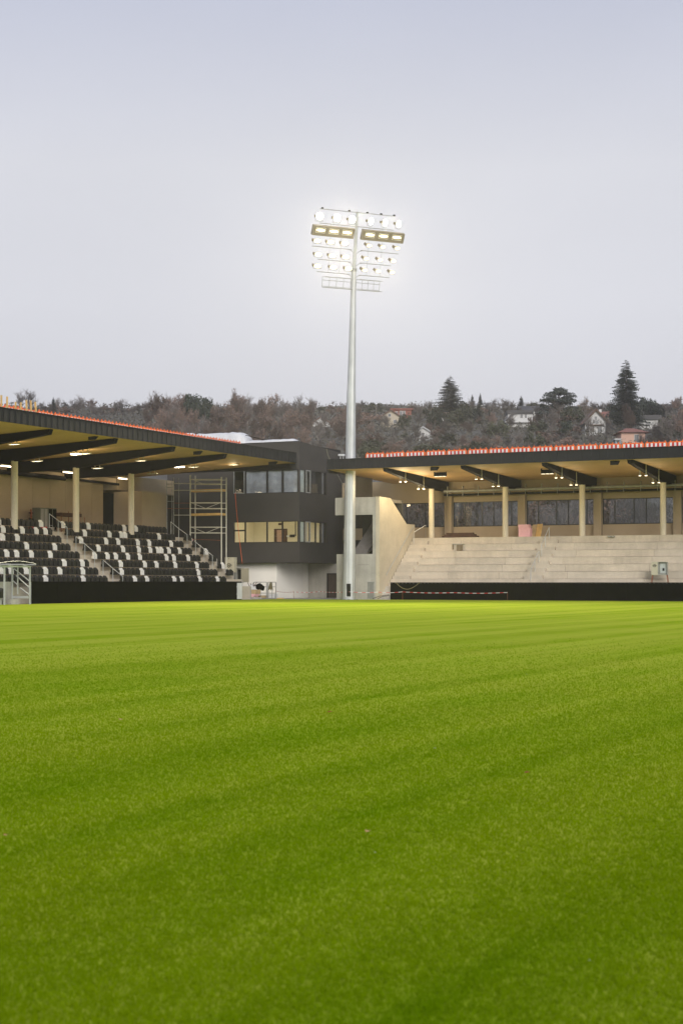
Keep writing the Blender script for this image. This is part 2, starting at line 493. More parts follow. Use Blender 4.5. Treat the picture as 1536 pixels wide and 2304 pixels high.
COLS_L = [70.7, 77.5, 84.3, 91.1, 97.9]
FL_S, FL_Z0, FL_Z1, RL_END = -57.3, 10.43, 11.20, 108.1
def column(stand, x, y, z0, z1, r=0.225):
    mb = MB()
    mb.tube((x, y, z0), (x, y, z1), r, r, 20)
    mb.build('column', MAT['column'], stand, smooth=False)
for t in COLS_L: column(LS, -65.5, t, row_z(ROWS), 9.24)
def soffit_zL(s): return 10.42 + (s - FL_S) / (-72.5 - FL_S) * (9.72 - 10.42)
for t in COLS_L:
    poly = [(-57.62, 10.10), (-57.5, soffit_zL(-57.5) - .004), (-72.4, soffit_zL(-72.4) - .004), (-72.4, 9.0), (-66.4, 9.12), (-65.2, 9.22)]
    MB().prism([(s, t - 0.19, z) for s, z in poly], (0, 0.38, 0)).build('roof_beam', MAT['black'], LS)
edges = [62.0] + COLS_L + [104.7, RL_END]
for a, b in zip(edges[:-1], edges[1:]):
    w = (b - a) / 2
    for q in range(2):
        y0, y1 = a + q * w + 0.006, a + (q + 1) * w - 0.006
        MB().prism([(FL_S - 0.03, y0, 10.42), (-72.5, y0, 9.72), (-72.5, y0, 9.86), (FL_S - 0.03, y0, 10.56)], (0, y1 - y0, 0)).build('soffit_panel', MAT['soffit'], LS)
MB().prism([(FL_S - 0.08, 62, 10.6), (-74.5, 62, 9.9), (-74.5, 62, 11.3), (FL_S - 0.08, 62, 11.14)], (0, RL_END - 62, 0)).build('roof', MAT['fascia'], LS)
pw = 0.57
n = int((RL_END - 62.2) / pw)
pm = MB().box(-0.05, 0.0, 0.012, pw - 0.012, FL_Z0, FL_Z1).box(-0.055, 0.028, -0.014, 0.014, FL_Z0 + .002, FL_Z1 - .002).mesh('fascia_panel', MAT['fascia'])
for k in range(n + 1):
    inst('fascia_panel', pm, LS, (FL_S - LS.location[0], RL_END - pw * (k + 1) - LS.location[1], 0))
MB().box(FL_S - 0.12, FL_S + 0.05, 62, RL_END + .02, FL_Z1, FL_Z1 + 0.035).build('roof_flashing', MAT['fascia'], LS)
MB().box(-72.5, FL_S, RL_END + .004, RL_END + 0.12, 10.0, 11.16).build('roof_end', MAT['fascia'], LS)
MB().box(-72.4, -57.6, 107.6, 107.95, 9.95, 10.35).build('roof_beam', MAT['black'], LS)

# rear wall of panels, then the dark bay next to the clubhouse
joints = [62.0, 66, 70, 74, 78, 82] + [on_s(x, 1100, -71.5)[1] for x in (30, 74, 112.5, 148, 180, 207, 232)]
for a, b in zip(joints[:-1], joints[1:]):
    MB().box(-71.62, -71.5, a + 0.012, b - 0.012, row_z(ROWS) + .002, 9.0).build('rear_wall_panel', MAT['wall_beige'], LS)
MB().box(-71.75, -71.63, 62, joints[-1], row_z(ROWS), 9.75).build('rear_wall', MAT['inner_dark'], LS)
MB().box(-71.62, -71.3, 62, 104.5, 9.02, 9.45).build('service_beam', MAT['wall_beige'], LS)
MB().box(-74.5, -74.3, joints[-1], 112.9, row_z(ROWS), 9.7).build('rear_wall', MAT['inner_dark'], LS)
MB().box(-74.3, -71.3, 104.6, 112.9, 8.55, 9.72).build('bulkhead', MAT['wall_beige'], LS)
kb = MB().box(-71.62, -69.0, 104.6, 108.2, row_z(ROWS), 8.4).build('stair_enclosure', MAT['wall_beige'], LS)
kb['label'] = 'beige boxed-in stair head'
MB().tube((-70.9, 70, 9.15), (-70.9, 97.2, 9.0), 0.17, 0.17, 10).build('duct', MAT['black'], LS)
MB().tube((-70.9, 98.4, 9.0), (-70.9, 104.2, 8.95), 0.10, 0.10, 8).build('duct', MAT['black'], LS)

# handrails in the aisles
def rail(stand, pts_top, plane_t, post_h, r=0.024, mat='galv'):
    tops = [on_t(x, y, plane_t) for x, y in pts_top]
    mb = MB().path(tops, r, 6)
    h = mb.build('handrail', MAT[mat], stand)
    for p in tops: MB().tube(p, (p.x, p.y, p.z - post_h), r * .85, r * .85, 6).build('post', MAT[mat], h)
rail(LS, ((111, 1156), (131, 1171), (151, 1187)), 89.05, 1.0)
rail(LS, ((171, 1207), (191, 1224), (213, 1243)), 89.05, 1.0)
rail(LS, ((232, 1260), (254, 1279), (276, 1297)), 89.05, 1.0)
rail(LS, ((384, 1174), (402, 1189), (421, 1203)), 104.4, 0.95)
rail(LS, ((440, 1220), (459, 1235), (478, 1250)), 104.4, 0.95)

# black fabric hoarding along the front
HL = thing('hoarding', 'black fabric hoarding in front of the seated stand', 'hoarding', (-60, 91, 0))
cuts = [78.9 + 25.55 * k / 10 for k in range(11)]
for a, b in zip(cuts[:-1], cuts[1:]):
    MB().box(-60.03, -59.97, a + 0.004, b - 0.004, 0.0, 1.33).build('fabric_panel', MAT['fabric'], HL)
MB().tube((-60, 78.9, 1.345), (-60, 104.45, 1.345), 0.026, n=8).build('top_rail', MAT['black'], HL)
for k in range(11): MB().box(-60.1, -60.05, cuts[k] - .03, cuts[k] + .03, 0, 1.33).build('post', MAT['galv'], HL)
we = MB().box(-59.96, -59.93, 103.72, 104.42, 0.06, 1.26); we.box(-59.955, -59.925, 103.64, 103.73, 0.95, 1.0); we.box(-59.955, -59.925, 103.64, 103.73, 0.4, 0.45)
we.build('end_panel', MAT['white'], HL)['label'] = 'white sheet at the end of the hoarding'

# ================================================================== right stand: front line t = 109.7
RS = thing('grandstand', 'bare concrete stand without seats beneath the striped roof barriers', 'grandstand', (-40, 110.4, 0))
tr_ = random.Random(3)
def row_t(i): return 110.4 + 0.69 * (i - 1)
S0, S1 = -50.75, -16.0
AIS_R = ((-50.72, -49.3), (-40.1, -38.7))
for i in range(1, ROWS + 1):
    back = row_t(i + 1) + 0.05 if i < ROWS else 119.2
    cuts = [S0, -46.6 + .3 * (i % 2), -42.2, -36.9 - .4 * (i % 3), -31.0, -25 + .5 * (i % 2), -20, S1]
    for a, b in zip(cuts[:-1], cuts[1:]):
        tone = MAT[('concrete_warm', 'concrete_warm2', 'concrete_warm3')[tr_.randrange(3)]]
        MB().box(a + 0.007, b - 0.007, row_t(i) + .05, back, row_z(i) - (0.60 if i > 1 else 1.0), row_z(i) - .004).build('terrace_step', tone, RS)
        # the precast unit oversails its bearing: riser face, then a recessed joint at its foot
        MB().box(a + 0.007, b - 0.007, row_t(i), row_t(i) + .4, row_z(i) - (.505 if i > 1 else .9), row_z(i)).build('riser', tone, RS)
    if i > 1:
        for a, b in AIS_R:
            MB().box(a, b, row_t(i) - 0.36, row_t(i) + 0.02, row_z(i) - 0.54, row_z(i) - 0.27).build('stair_step', MAT['concrete_warm2'], RS)
COLS_R = [-49.2, -43.07, -36.95, -30.8, -24.7, -18.6]
for s in COLS_R: column(RS, s, 115.45, row_z(ROWS) - .5, 8.62, 0.22)
FR_T, FR_Z0, FR_Z1, RR_S0 = 106.6, 9.72, 10.46, -53.9
def soffit_zR(t): return 9.71 + (t - FR_T) / (118.8 - FR_T) * (9.3 - 9.71)
for s in COLS_R:
    poly = [(106.9, 9.48), (106.8, soffit_zR(106.8) - .004), (118.7, soffit_zR(118.7) - .004), (118.7, 8.55), (116.2, 8.57), (115.0, 8.63)]
    MB().prism([(s - 0.19, t, z) for t, z in poly], (0.38, 0, 0)).build('roof_beam', MAT['black'], RS)
edges = [RR_S0] + COLS_R + [-14]
for a, b in zip(edges[:-1], edges[1:]):
    w = (b - a) / 2
    for q in range(2):
        x0, x1 = a + q * w + 0.006, a + (q + 1) * w - 0.006
        MB().prism([(x0, FR_T + .03, 9.71), (x0, 118.8, 9.3), (x0, 118.8, 9.44), (x0, FR_T + .03, 9.85)], (x1 - x0, 0, 0)).build('soffit_panel', MAT['soffit'], RS)
MB().prism([(RR_S0 + .1, FR_T + .08, 9.9), (RR_S0 + .1, 120.5, 9.5), (RR_S0 + .1, 120.5, 10.5), (RR_S0 + .1, FR_T + .08, 10.4)], (40, 0, 0)).build('roof', MAT['fascia'], RS)
pw = 0.6
pm = MB().box(0.004, pw - 0.004, 0.0, 0.05, FR_Z0, FR_Z1).mesh('fascia_panel', MAT['fascia'])
for k in range(int(38 / pw)):
    inst('fascia_panel', pm, RS, (RR_S0 + pw * k - RS.location[0], FR_T - RS.location[1], 0))
MB().box(RR_S0 - .02, -16, FR_T - 0.05, FR_T + .12, FR_Z1, FR_Z1 + 0.035).build('roof_flashing', MAT['fascia'], RS)
MB().box(RR_S0 - .05, RR_S0 + .07, FR_T + .06, 118.6, 9.5, 10.44).build('roof_end', MAT['fascia'], RS)

# rear wall with its window band
TW = 118.5
MB().box(-58.4, S1, TW, TW + .2, row_z(ROWS), 5.73).build('sill_wall', MAT['wall_beige'], RS)
MB().box(-58.5, S1, TW, TW + .2, 7.70, 9.5).build('lintel_wall', MAT['wall_beige'], RS)
PIL = [c + (0.35 if i else 0.3) for i, c in enumerate(COLS_R)]
for s in PIL: MB().box(s - 0.3, s + 0.3, TW - 0.45, TW - .004, row_z(ROWS), 8.56).build('pilaster', MAT['wall_beige'], RS)
def win_bay(a, b, frs):
    wdw = MB()
    for q in frs[1:-1]:
        x = a + (b - a) * q
        wdw.box(x - .035, x + .035, TW + .02, TW + .12, 5.79, 7.64)
    wdw.box(a, b, TW + .02, TW + .12, 5.73, 5.79); wdw.box(a, b, TW + .02, TW + .12, 7.64, 7.70)
    wdw.box(a, a + .06, TW + .02, TW + .12, 5.79, 7.64); wdw.box(b - .06, b, TW + .02, TW + .12, 5.79, 7.64)
    w_ = wdw.build('window', MAT['frame'], RS)
    for q0, q1 in zip(frs[:-1], frs[1:]):
        MB().box(a + (b - a) * q0 + .04, a + (b - a) * q1 - .04, TW + .06, TW + .07, 5.79, 7.64).build('pane', MAT['glass_stand'], w_)
win_bay(-58.4, PIL[0] - .3, [0, .3, .52, .62, .80, 1])
for a, b in zip(PIL[:-1], PIL[1:]): win_bay(a + .3, b - .3, [0, .17, .44, .61, .88, 1])
win_bay(PIL[-1] + .3, S1, [0, .5, 1])
MB().tube((-48.9, TW - 1.3, 8.50), (S1, TW - 1.3, 8.56), 0.11, n=10).build('gutter_pipe', MAT['galv_dull'], RS)
MB().box(-48.9, S1, TW - 1.25, TW - 1.1, 8.14, 8.30).build('cable_tray', MAT['black'], RS)
for k in range(24): MB().box(-48.6 + k * 1.3, -48.57 + k * 1.3, TW - 1.32, TW - 1.1, 8.12, 8.9).build('pipe_hanger', MAT['galv_dull'], RS)

# thin rails on the bare terrace
def rail_s(stand, pts, ph=0.9, r=0.02, mat='galv', posts=True):
    mb = MB().path(pts, r, 6); h = mb.build('handrail', MAT[mat], stand)
    if posts:
        for p in pts: MB().tube(p, (p[0], p[1], p[2] - ph), r * .85, n=6).build('post', MAT[mat], h)
for y0, y1 in ((110.9, 112.7), (113.3, 115.0)):
    z0 = 1.0 + (y0 - 110.4) / .69 * .54; z1 = 1.0 + (y1 - 110.4) / .69 * .54
    rail_s(RS, [(-39.4, y0, z0 + .85), (-39.4, (y0 + y1) / 2, (z0 + z1) / 2 + .85), (-39.4, y1, z1 + .85)], 0.85, .03)
rail_s(RS, [(-50.66, 110.2, 1.9), (-50.66, 112.6, 3.75), (-50.66, 115.2, 5.7)], 0.1, 0.03)
rail_s(RS, [(-49.6, 115.2, 5.8), (-49.6, 115.2, 5.8 - .02), (-50.3, 114.5, 5.2)], 0.9, 0.022)

HR = thing('hoarding', 'black fabric hoarding in front of the bare concrete terrace', 'hoarding', (-38, 109.7, 0))
cuts = [-50.1 + 2.6 * k for k in range(14)]
for a, b in zip(cuts[:-1], cuts[1:]):
    MB().box(a + 0.004, b - 0.004, 109.67, 109.73, 0.0, 1.265).build('fabric_panel', MAT['fabric'], HR)
MB().tube((-50.1, 109.7, 1.28), (cuts[-1], 109.7, 1.28), 0.022, n=8).build('top_rail', MAT['black'], HR)
em = MB().box(-.014, .014, -.012, 0, -.014, .014).mesh('eyelet', MAT['galv'])
for k in range(84): inst('eyelet', em, HR, (-50.0 + .3 * k + 38, 109.668 - 109.7, 1.245))

# ================================================================== concrete stair block at the corner
SB = thing('stair_block', 'raw concrete stair block behind the floodlight mast', 'stair block', (-52, 109.2, 0))
wp = [on_s(849.5, 1116.7, -50.8), on_s(878, 1120.6, -50.8), on_s(914.6, 1179, -50.8), on_s(933, 1180.5, -50.8)]
y0 = 109.2
poly = [(-51.08, y0, 0), (-51.08, y0, 7.77), (-51.08, wp[1].y, wp[1].z), (-51.08, wp[2].y, wp[2].z), (-51.08, wp[3].y, wp[3].z), (-51.08, wp[3].y, 0)]
MB().prism(poly, (0.28, 0, 0)).build('side_wall', M_concrete('board-marked concrete', (0.54, 0.48, 0.38), 0.12, 0.03), SB)
xl = on_t(754, 1120, 109.2).x
MB().box(xl, -51.09, 109.2, 109.5, 6.42, 7.75).build('front_beam', MAT['concrete'], SB)
MB().box(on_t(757, 1300, 109.2).x, -51.09, 109.2, 109.5, 0, 3.45).build('front_wall', MAT['concrete'], SB)
MB().box(-51.36, -51.09, 109.21, 109.5, 3.452, 6.418).build('pier', MAT['concrete'], SB)
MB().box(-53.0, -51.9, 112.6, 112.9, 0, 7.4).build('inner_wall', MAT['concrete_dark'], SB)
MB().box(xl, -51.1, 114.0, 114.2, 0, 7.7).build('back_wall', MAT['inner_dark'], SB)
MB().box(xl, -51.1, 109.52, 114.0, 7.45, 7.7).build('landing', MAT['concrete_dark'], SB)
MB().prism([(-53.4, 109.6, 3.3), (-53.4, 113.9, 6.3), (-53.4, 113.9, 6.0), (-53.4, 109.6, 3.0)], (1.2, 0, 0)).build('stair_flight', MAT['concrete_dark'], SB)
MB().box(on_t(805, 1, 109.2).x, on_t(830, 1, 109.2).x, 109.18, 109.198, 2.62, 2.64).build('joint', MAT['concrete_dark'], SB)
gr = MB()
for k in range(7): gr.box(-51.75 + .08 * k, -51.72 + .08 * k, 109.15, 109.19, .15, 1.3)
gr.box(-51.77, -51.22, 109.15, 109.19, .1, .15); gr.box(-51.77, -51.22, 109.15, 109.19, 1.3, 1.35)
gr.build('vent_grille', MAT['galv_dull'], SB)
MB().prism([(-50.79, 109.25, 0), (-50.79, 110.38, 0), (-50.79, 110.38, 1.0), (-50.79, 109.9, 0.55)], (0.66, 0, 0)).build('stair_foot', MAT['concrete'], SB)
# dark end wall under the roof, over the block
MB().box(-53.75, -53.45, 109.6, 113.6, 7.72, 9.45).build('end_screen', MAT['clad'], SB)

# ================================================================== clubhouse in the corner
CB = thing('clubhouse', 'dark clubhouse block with two bands of windows above a white base', 'building', (-62, 116, 0))
TF, SF = 113.0, -59.6
def z_at(py): return on_t(600, py, TF).z
ZB, ZL0, ZL1, ZU0, ZU1, ZT = z_at(1266), z_at(1221), z_at(1173), z_at(1110), z_at(1057.5), z_at(996)
xw0 = on_t(524.5, 1, TF).x
TB = 121.0
yw1 = on_s(735, 1, SF).y
th = 0.3
def cladbox(*a): MB().box(*a).build('wall', MAT['clad'], CB)
# front, facing the pitch
cladbox(-72.0, xw0, TF, TF + th, 0.0, ZT)
for a, b in ((ZB, ZL0), (ZL1, ZU0), (ZU1, ZT)): cladbox(xw0, SF, TF, TF + th, a, b)
for a, b in ((ZL0, ZL1), (ZU0, ZU1)): cladbox(SF - .12, SF, TF, TF + .12, a, b)
# side
for a, b in ((ZB, ZL0), (ZL1, ZU0)): cladbox(SF - th, SF, TF + th, TB, a, b)
MB().prism([(SF - th, TF + th, ZU1), (SF - th, TB + .5, ZU1), (SF - th, TB + .5, ZT - .45), (SF - th, TF + th, ZT)], (th, 0, 0)).build('wall', MAT['clad'], CB)
for a, b in ((ZL0, ZL1), (ZU0, ZU1)): cladbox(SF - th, SF, yw1, TB, a, b)
cladbox(SF + .002, -57.2, TB - .3, TB, ZB, ZT - 1.1)
MB().box(-72, SF - th, TF + th, TB, ZT - .35, ZT - .12).build('roof', MAT['fascia'], CB)
MB().box(-72, SF - th, TF + th, TB, ZL0 - .5, ZL0 - .2).build('floor_slab', MAT['interior'], CB)
MB().box(-72, SF - th, TF + th, TB, ZL1 + .25, ZU0 - .2).build('floor_slab', MAT['interior'], CB)
MB().box(-72, SF - .02, TF + .3, TB, ZB - .02, ZB + .05).build('underside', MAT['clad'], CB)
MB().box(-72.0, SF + .02, TF - .03, TF, ZT, ZT + .04).build('parapet_cap', MAT['frame'], CB)
MB().box(-66.2, SF - th, 117.4, 117.55, ZL0 - .2, ZL1 + .25).build('inner_wall', MAT['interior'], CB)
MB().box(-66.35, -66.2, TF + th, 117.5, ZL0 - .2, ZL1 + .25).build('inner_wall', MAT['interior'], CB)
MB().box(-66.2, SF - th, 117.4, 117.55, ZU0 - .2, ZU1 + .4).build('inner_wall', MAT['inner_dark'], CB)
MB().box(-66.35, -66.2, TF + th, 117.5, ZU0 - .2, ZU1 + .4).build('inner_wall', MAT['inner_dark'], CB)
MB().box(-66.3, SF - th, TF + th, 117.4, ZU1 + .35, ZU1 + .4).build('ceiling', MAT['inner_dark'], CB)
a, b = on_t(617, 1, 117.38), on_t(646, 1, 117.38)
dz = on_t(620, 1190, 117.38).z
dr = MB().box(a.x, b.x, 117.33, 117.39, ZL0 - .2, dz).build('inner_door', MAT['dark_timber'], CB)
MB().box(a.x + .28, b.x - .32, 117.31, 117.328, ZL0 - .15, dz - .1).build('leaf', M('rose brown door leaf', (0.42, 0.27, 0.20), .6), dr)
MB().box(on_t(625, 1, 117.3).x, on_t(632, 1, 117.3).x, 117.36, 117.4, dz + .3, dz + .48).build('door_sign', MAT['dark_timber'], CB)
c = on_t(657, 1206, 117.3); MB().box(c.x - .22, c.x + .2, 117.28, 117.4, c.z - .1, c.z + .12).build('junction_box', MAT['frame'], CB)
MB().box(c.x + .25, c.x + .3, 117.34, 117.4, c.z, ZL1 + .2).build('conduit', MAT['frame'], CB)
c = on_t(650, 1206, 117.3); MB().box(c.x - .2, c.x + .02, 117.25, 117.4, c.z - .08, c.z + .05).build('junction_box', MAT['white'], CB)

def win(z0, z1, xs, glass, plane_y=TF, extra=None):
    for a, b in zip(xs[:-1], xs[1:]):
        A, B = on_t(a, 1, plane_y).x, on_t(b, 1, plane_y).x
        fr = MB()
        w = 0.055
        fr.box(A, A + w, plane_y + .02, plane_y + .12, z0, z1); fr.box(B - w, B, plane_y + .02, plane_y + .12, z0, z1)
        fr.box(A + w, B - w, plane_y + .02, plane_y + .12, z0, z0 + w); fr.box(A + w, B - w, plane_y + .02, plane_y + .12, z1 - w, z1)
        if extra and a == xs[0] and extra == 'mid': fr.box(A + w, B - w, plane_y + .02, plane_y + .12, z0 + (z1 - z0) * .55, z0 + (z1 - z0) * .62)
        o = fr.build('window', MAT['frame'], CB)
        MB().box(A + w, B - w, plane_y + .06, plane_y + .075, z0 + w, z1 - w).build('pane', glass, o)
win(ZU0, ZU1, (525, 551, 600, 634.5, 670), MAT['glass_clear'])
win(ZL0, ZL1, (524.5, 551, 600, 634.5, 670), MAT['glass_clear'], extra='mid')
fm_ = M('painted window reflection', (0.17, 0.18, 0.22), 0.3, 0, 0.5, 0.45, 0.5, 1.0, tint=(0.33, 0.35, 0.42))  # bluish sheet added behind the upper glass; its mottling stands in for reflections
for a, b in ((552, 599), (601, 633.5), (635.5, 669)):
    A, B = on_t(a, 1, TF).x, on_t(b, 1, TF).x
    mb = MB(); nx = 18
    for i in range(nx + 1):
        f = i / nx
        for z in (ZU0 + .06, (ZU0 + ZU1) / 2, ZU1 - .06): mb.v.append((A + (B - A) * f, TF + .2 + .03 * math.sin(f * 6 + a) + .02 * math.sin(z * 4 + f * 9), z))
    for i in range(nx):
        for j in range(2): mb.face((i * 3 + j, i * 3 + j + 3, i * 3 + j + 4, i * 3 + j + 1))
    mb.build('reflection_sheet', fm_, CB, smooth=True)
fm2 = M('pale blind', (0.55, 0.60, 0.55), 0.8, 0, 0.15, 1.0)  # pale sheet added behind the first side panes so they show pale
for z0, z1 in ((ZU0, ZU1), (ZL0, ZL1)):
    A, B = on_s(676, 1, SF).y, on_s(686, 1, SF).y
    MB().box(SF - .10, SF - .085, A, B, z0 + .06, z1 - .06).build('backing', fm2, CB)
# pale vertical frame of the casement
ca, cb = on_t(526.5, 1, TF), on_t(549.5, 1, TF)
fr = MB()
for x in (ca.x, cb.x): fr.box(x - .025, x + .025, TF - .03, TF + .018, ZU0 + .03, ZU1 - .03)
fr.box(ca.x + .026, cb.x - .026, TF - .03, TF + .018, ZU0 + .03, ZU0 + .09)
fr.build('casement', MAT['galv_dull'], CB)
def win_side(z0, z1, ys, glass):
    for i, (a, b) in enumerate(zip(ys[:-1], ys[1:])):
        A, B = on_s(a, 1, SF).y, on_s(b, 1, SF).y
        w = 0.06
        fr = MB()
        fr.box(SF - .12, SF - .02, A, A + w, z0, z1); fr.box(SF - .12, SF - .02, B - w, B, z0, z1)
        fr.box(SF - .12, SF - .02, A + w, B - w, z0, z0 + w); fr.box(SF - .12, SF - .02, A + w, B - w, z1 - w, z1)
        o = fr.build('window', MAT['frame'], CB)
        MB().box(SF - .075, SF - .06, A + w, B - w, z0 + w, z1 - w).build('pane', glass[i % len(glass)], o)
win_side(ZU0, ZU1, (675.2, 686.5, 699.5, 734), [MAT['glass_front']])
win_side(ZL0, ZL1, (675.2, 686, 698, 711, 722, 734), [MAT['glass_clear'], MAT['glass_front'], MAT['glass_clear'], MAT['glass_clear'], MAT['glass_front']])
for (z0, z1, a, b) in ((ZU0, ZU1, 687.5, 697.5), (ZL0, ZL1, 687, 697)):
    A, B = on_s(a, 1, SF).y, on_s(b, 1, SF).y
    fr = MB()
    fr.box(SF + .01, SF + .06, A, A + .09, z0 + .02, z1 - .02); fr.box(SF + .01, SF + .06, B - .09, B, z0 + .02, z1 - .02)
    fr.box(SF + .01, SF + .06, A + .09, B - .09, z0 + .02, z0 + .1); fr.box(SF + .01, SF + .06, A + .09, B - .09, z1 - .1, z1 - .02)
    fr.build('casement', MAT['galv_dull'], CB)
# white base, set back under the overhang
MB().box(-70.0, -62.2, 114.0, 114.25, 0.0, ZB - .025).build('base_wall', MAT['white_wall'], CB)
MB().box(-62.45, -62.2, 114.26, TB, 0.0, ZB - .025).build('base_wall', MAT['white_wall'], CB)
for px in (680, 715): 
    y = on_s(px, 1, -62.2).y
    MB().box(-62.199, -62.194, y, y + .012, 0.02, 1.6 if px == 715 else ZB - .1).build('wall_joint', MAT['concrete'], CB)
# low concrete wall with the dark doorway
tw2 = 119.5
a, b = on_t(735.5, 1, tw2).x, on_t(761, 1, tw2).x
MB().box(b, b + 3.2, tw2, tw2 + .25, 0, ZB - .03).build('basement_wall', MAT['concrete'], CB)
MB().box(-62.19, a, tw2, tw2 + .25, 0, ZB - .03).build('basement_wall', MAT['concrete'], CB)
zd = on_t(748, 1290, tw2).z
MB().box(a, b, tw2, tw2 + .25, zd, ZB - .03).build('basement_wall', MAT['concrete'], CB)
dm = MB(); dm.box(a, a + .09, tw2 - .05, tw2 + .1, 0, zd); dm.box(b - .05, b, tw2 - .05, tw2 + .1, 0, zd); dm.box(a + .09, b - .05, tw2 - .05, tw2 + .1, zd - .08, zd)
dd = dm.build('door', MAT['frame'], CB)
MB().box(a + .09, b - .05, tw2 + .04, tw2 + .08, 0, zd - .08).build('leaf', M('dark brown door', (0.07, 0.05, 0.045), .5), dd)
# room light (the lower rooms are lit in the photograph)
def point(name, loc, watt, color, size=0.15, parent=None):
    ld = bpy.data.lights.new(name, 'POINT'); ld.energy = watt; ld.color = color; ld.shadow_soft_size = size
    o = bpy.data.objects.new(name, ld); col.objects.link(o)
    o.location = loc
    if parent is not None:
        o.parent = parent; o.location = Vector(loc) - Vector(WLOC[parent.name])
    return o
for x in (-64.5, -61.5):
    lp = MB().box(x - .5, x + .5, 115.1, 115.3, ZL1 + .16, ZL1 + .245).build('ceiling_lamp', MAT['led'], CB)
    point('room_light', (x, 115.2, ZL1 - .05), 24, (1, .90, .68), .25, CB)

# ================================================================== seats
def seat_mesh(name, mat):
    """tip-up seat, folded: curved back shell with rounded shoulders and the pan standing in front of it; faces +x, base at z = 0"""
    mb = MB()
    W, H = 0.208, 0.46
    def slab(pts_front, th, bulge):
        n = len(pts_front); b = len(mb.v)
        for (y, z) in pts_front: mb.v.append((bulge(y, z), y, z))
        for (y, z) in pts_front: mb.v.append((bulge(y, z) - th, y, z))
        mb.face(tuple(range(b, b + n))); mb.face(tuple(range(b + 2 * n - 1, b + n - 1, -1)))
        for i in range(n):
            j = (i + 1) % n; mb.face((b + j, b + i, b + n + i, b + n + j))
    back = [(-W, .03), (W, .03), (W, .31), (W * .9, .40), (W * .5, H), (-W * .5, H), (-W * .9, .40), (-W, .31)]
    slab(back, 0.055, lambda y, z: -0.02 - 0.12 * (z - .1) + 0.05 * (abs(y) / W) ** 2)
    P = 0.178
    pan = [(-P, -.02), (P, -.02), (P, .27), (P * .8, .33), (-P * .8, .33), (-P, .27)]
    slab(pan, 0.06, lambda y, z: 0.10 - 0.03 * z)
    for y in (-W - .005, W - .025):
        mb.box(-.09, .07, y, y + .03, .0, .16)
    mb.box(-.16, -.05, -.1, .1, .06, .12)
    return mb.mesh(name, mat)
SM = {'black': seat_mesh('black_seat', MAT['seat_black']), 'white': seat_mesh('white_seat', MAT['seat_white'])}
WHITE = {8: (1, 32.5, 94, 143, 200, 280, 306), 7: (8, 51, 82.5, 103, 191, 246, 273, 281.5, 356),
         6: (-1, 39, 182, 238, 265.6, 309, 334, 383.5), 5: (60, 123.7, 221, 276, 311, 337, 354, 362.5, 378.5, 402),
         4: (15.6, 37.8, 70, 113, 213.5, 241.7, 260, 287, 314, 373.5, 390, 422), 3: (145, 185.7, 271.6, 325, 351, 392.6, 441),
         2: (2, 22, 57, 102, 134, 185.7, 273.4, 318, 445), 1: (102, 186, 303, 330.7, 390.8, 408, 448.5, 487.6)}
rnd = random.Random(11)
SEAT_TOP = 0.76
def add_seat(i, t, c, lab, grp):
    o = inst(c + '_seat', SM[c], None, (row_s(i) - 0.30, t, row_z(i) + SEAT_TOP - 0.46), rnd.uniform(-.02, .02))
    tag(o, lab, c + ' seat', grp)
for i in range(1, ROWS + 1):
    blocks = {1: [88.1 - .5 * j for j in range(24 if i < 4 else 18 if i < 6 else 13)], 2: [90.1 + .5 * j for j in range(28 if i != 1 else 28)]}
    if 2 <= i <= 7: blocks[3] = [105.42 + .5 * j for j in range(2)]
    wt = set()
    for px in WHITE[i]:
        y = on_s(px, 1, row_s(i) - 0.25).y
        bl = 1 if y < 88.9 else 2
        k = min(range(len(blocks[bl])), key=lambda q: abs(blocks[bl][q] - y))
        if abs(blocks[bl][k] - y) < .6: wt.add((bl, k))
    if i in (3, 5): wt.add((3, 1))
    for bl, ts in blocks.items():
        for k, t in enumerate(ts):
            d = depth(-61, t); px = CX + F * (CY * (row_s(i) - .3) + SY * t) / depth(row_s(i) - .3, t)
            if px < -26: continue
            c = 'white' if (bl, k) in wt else 'black'
            if bl == 1: where = 'left of the middle stairs'
            elif bl == 2: where = 'right of the middle stairs'
            else: where = 'beyond the stairs by the scaffold'
            add_seat(i, t, c, f'{c} folded seat, {ordn(i)} row up, {ordn(k + 1)} place {where}', 'seats of the roofed stand')
# loose seats standing on the concourse
for k in range(4):
    o = inst('black_seat', SM['black'], None, (-67.6, 101.6 + .42 * k, row_z(ROWS) + .42), .15)
    tag(o, f'spare black seat standing behind the top row, {ordn(k + 1)} from the round column', 'black seat', 'spare seats on the concourse')
    MB().box(-.1, .04, -.16, .16, -.42, .02).build('pedestal', MAT['black'], o, local=True)
o = inst('black_seat', SM['black'], None, (-67.0, 86.2, row_z(ROWS) + .55), .2)
tag(o, 'lone black seat on a pedestal beside the leftmost column', 'black seat')
MB().box(-.1, .04, -.12, .12, -.55, .02).build('pedestal', MAT['black'], o, local=True)

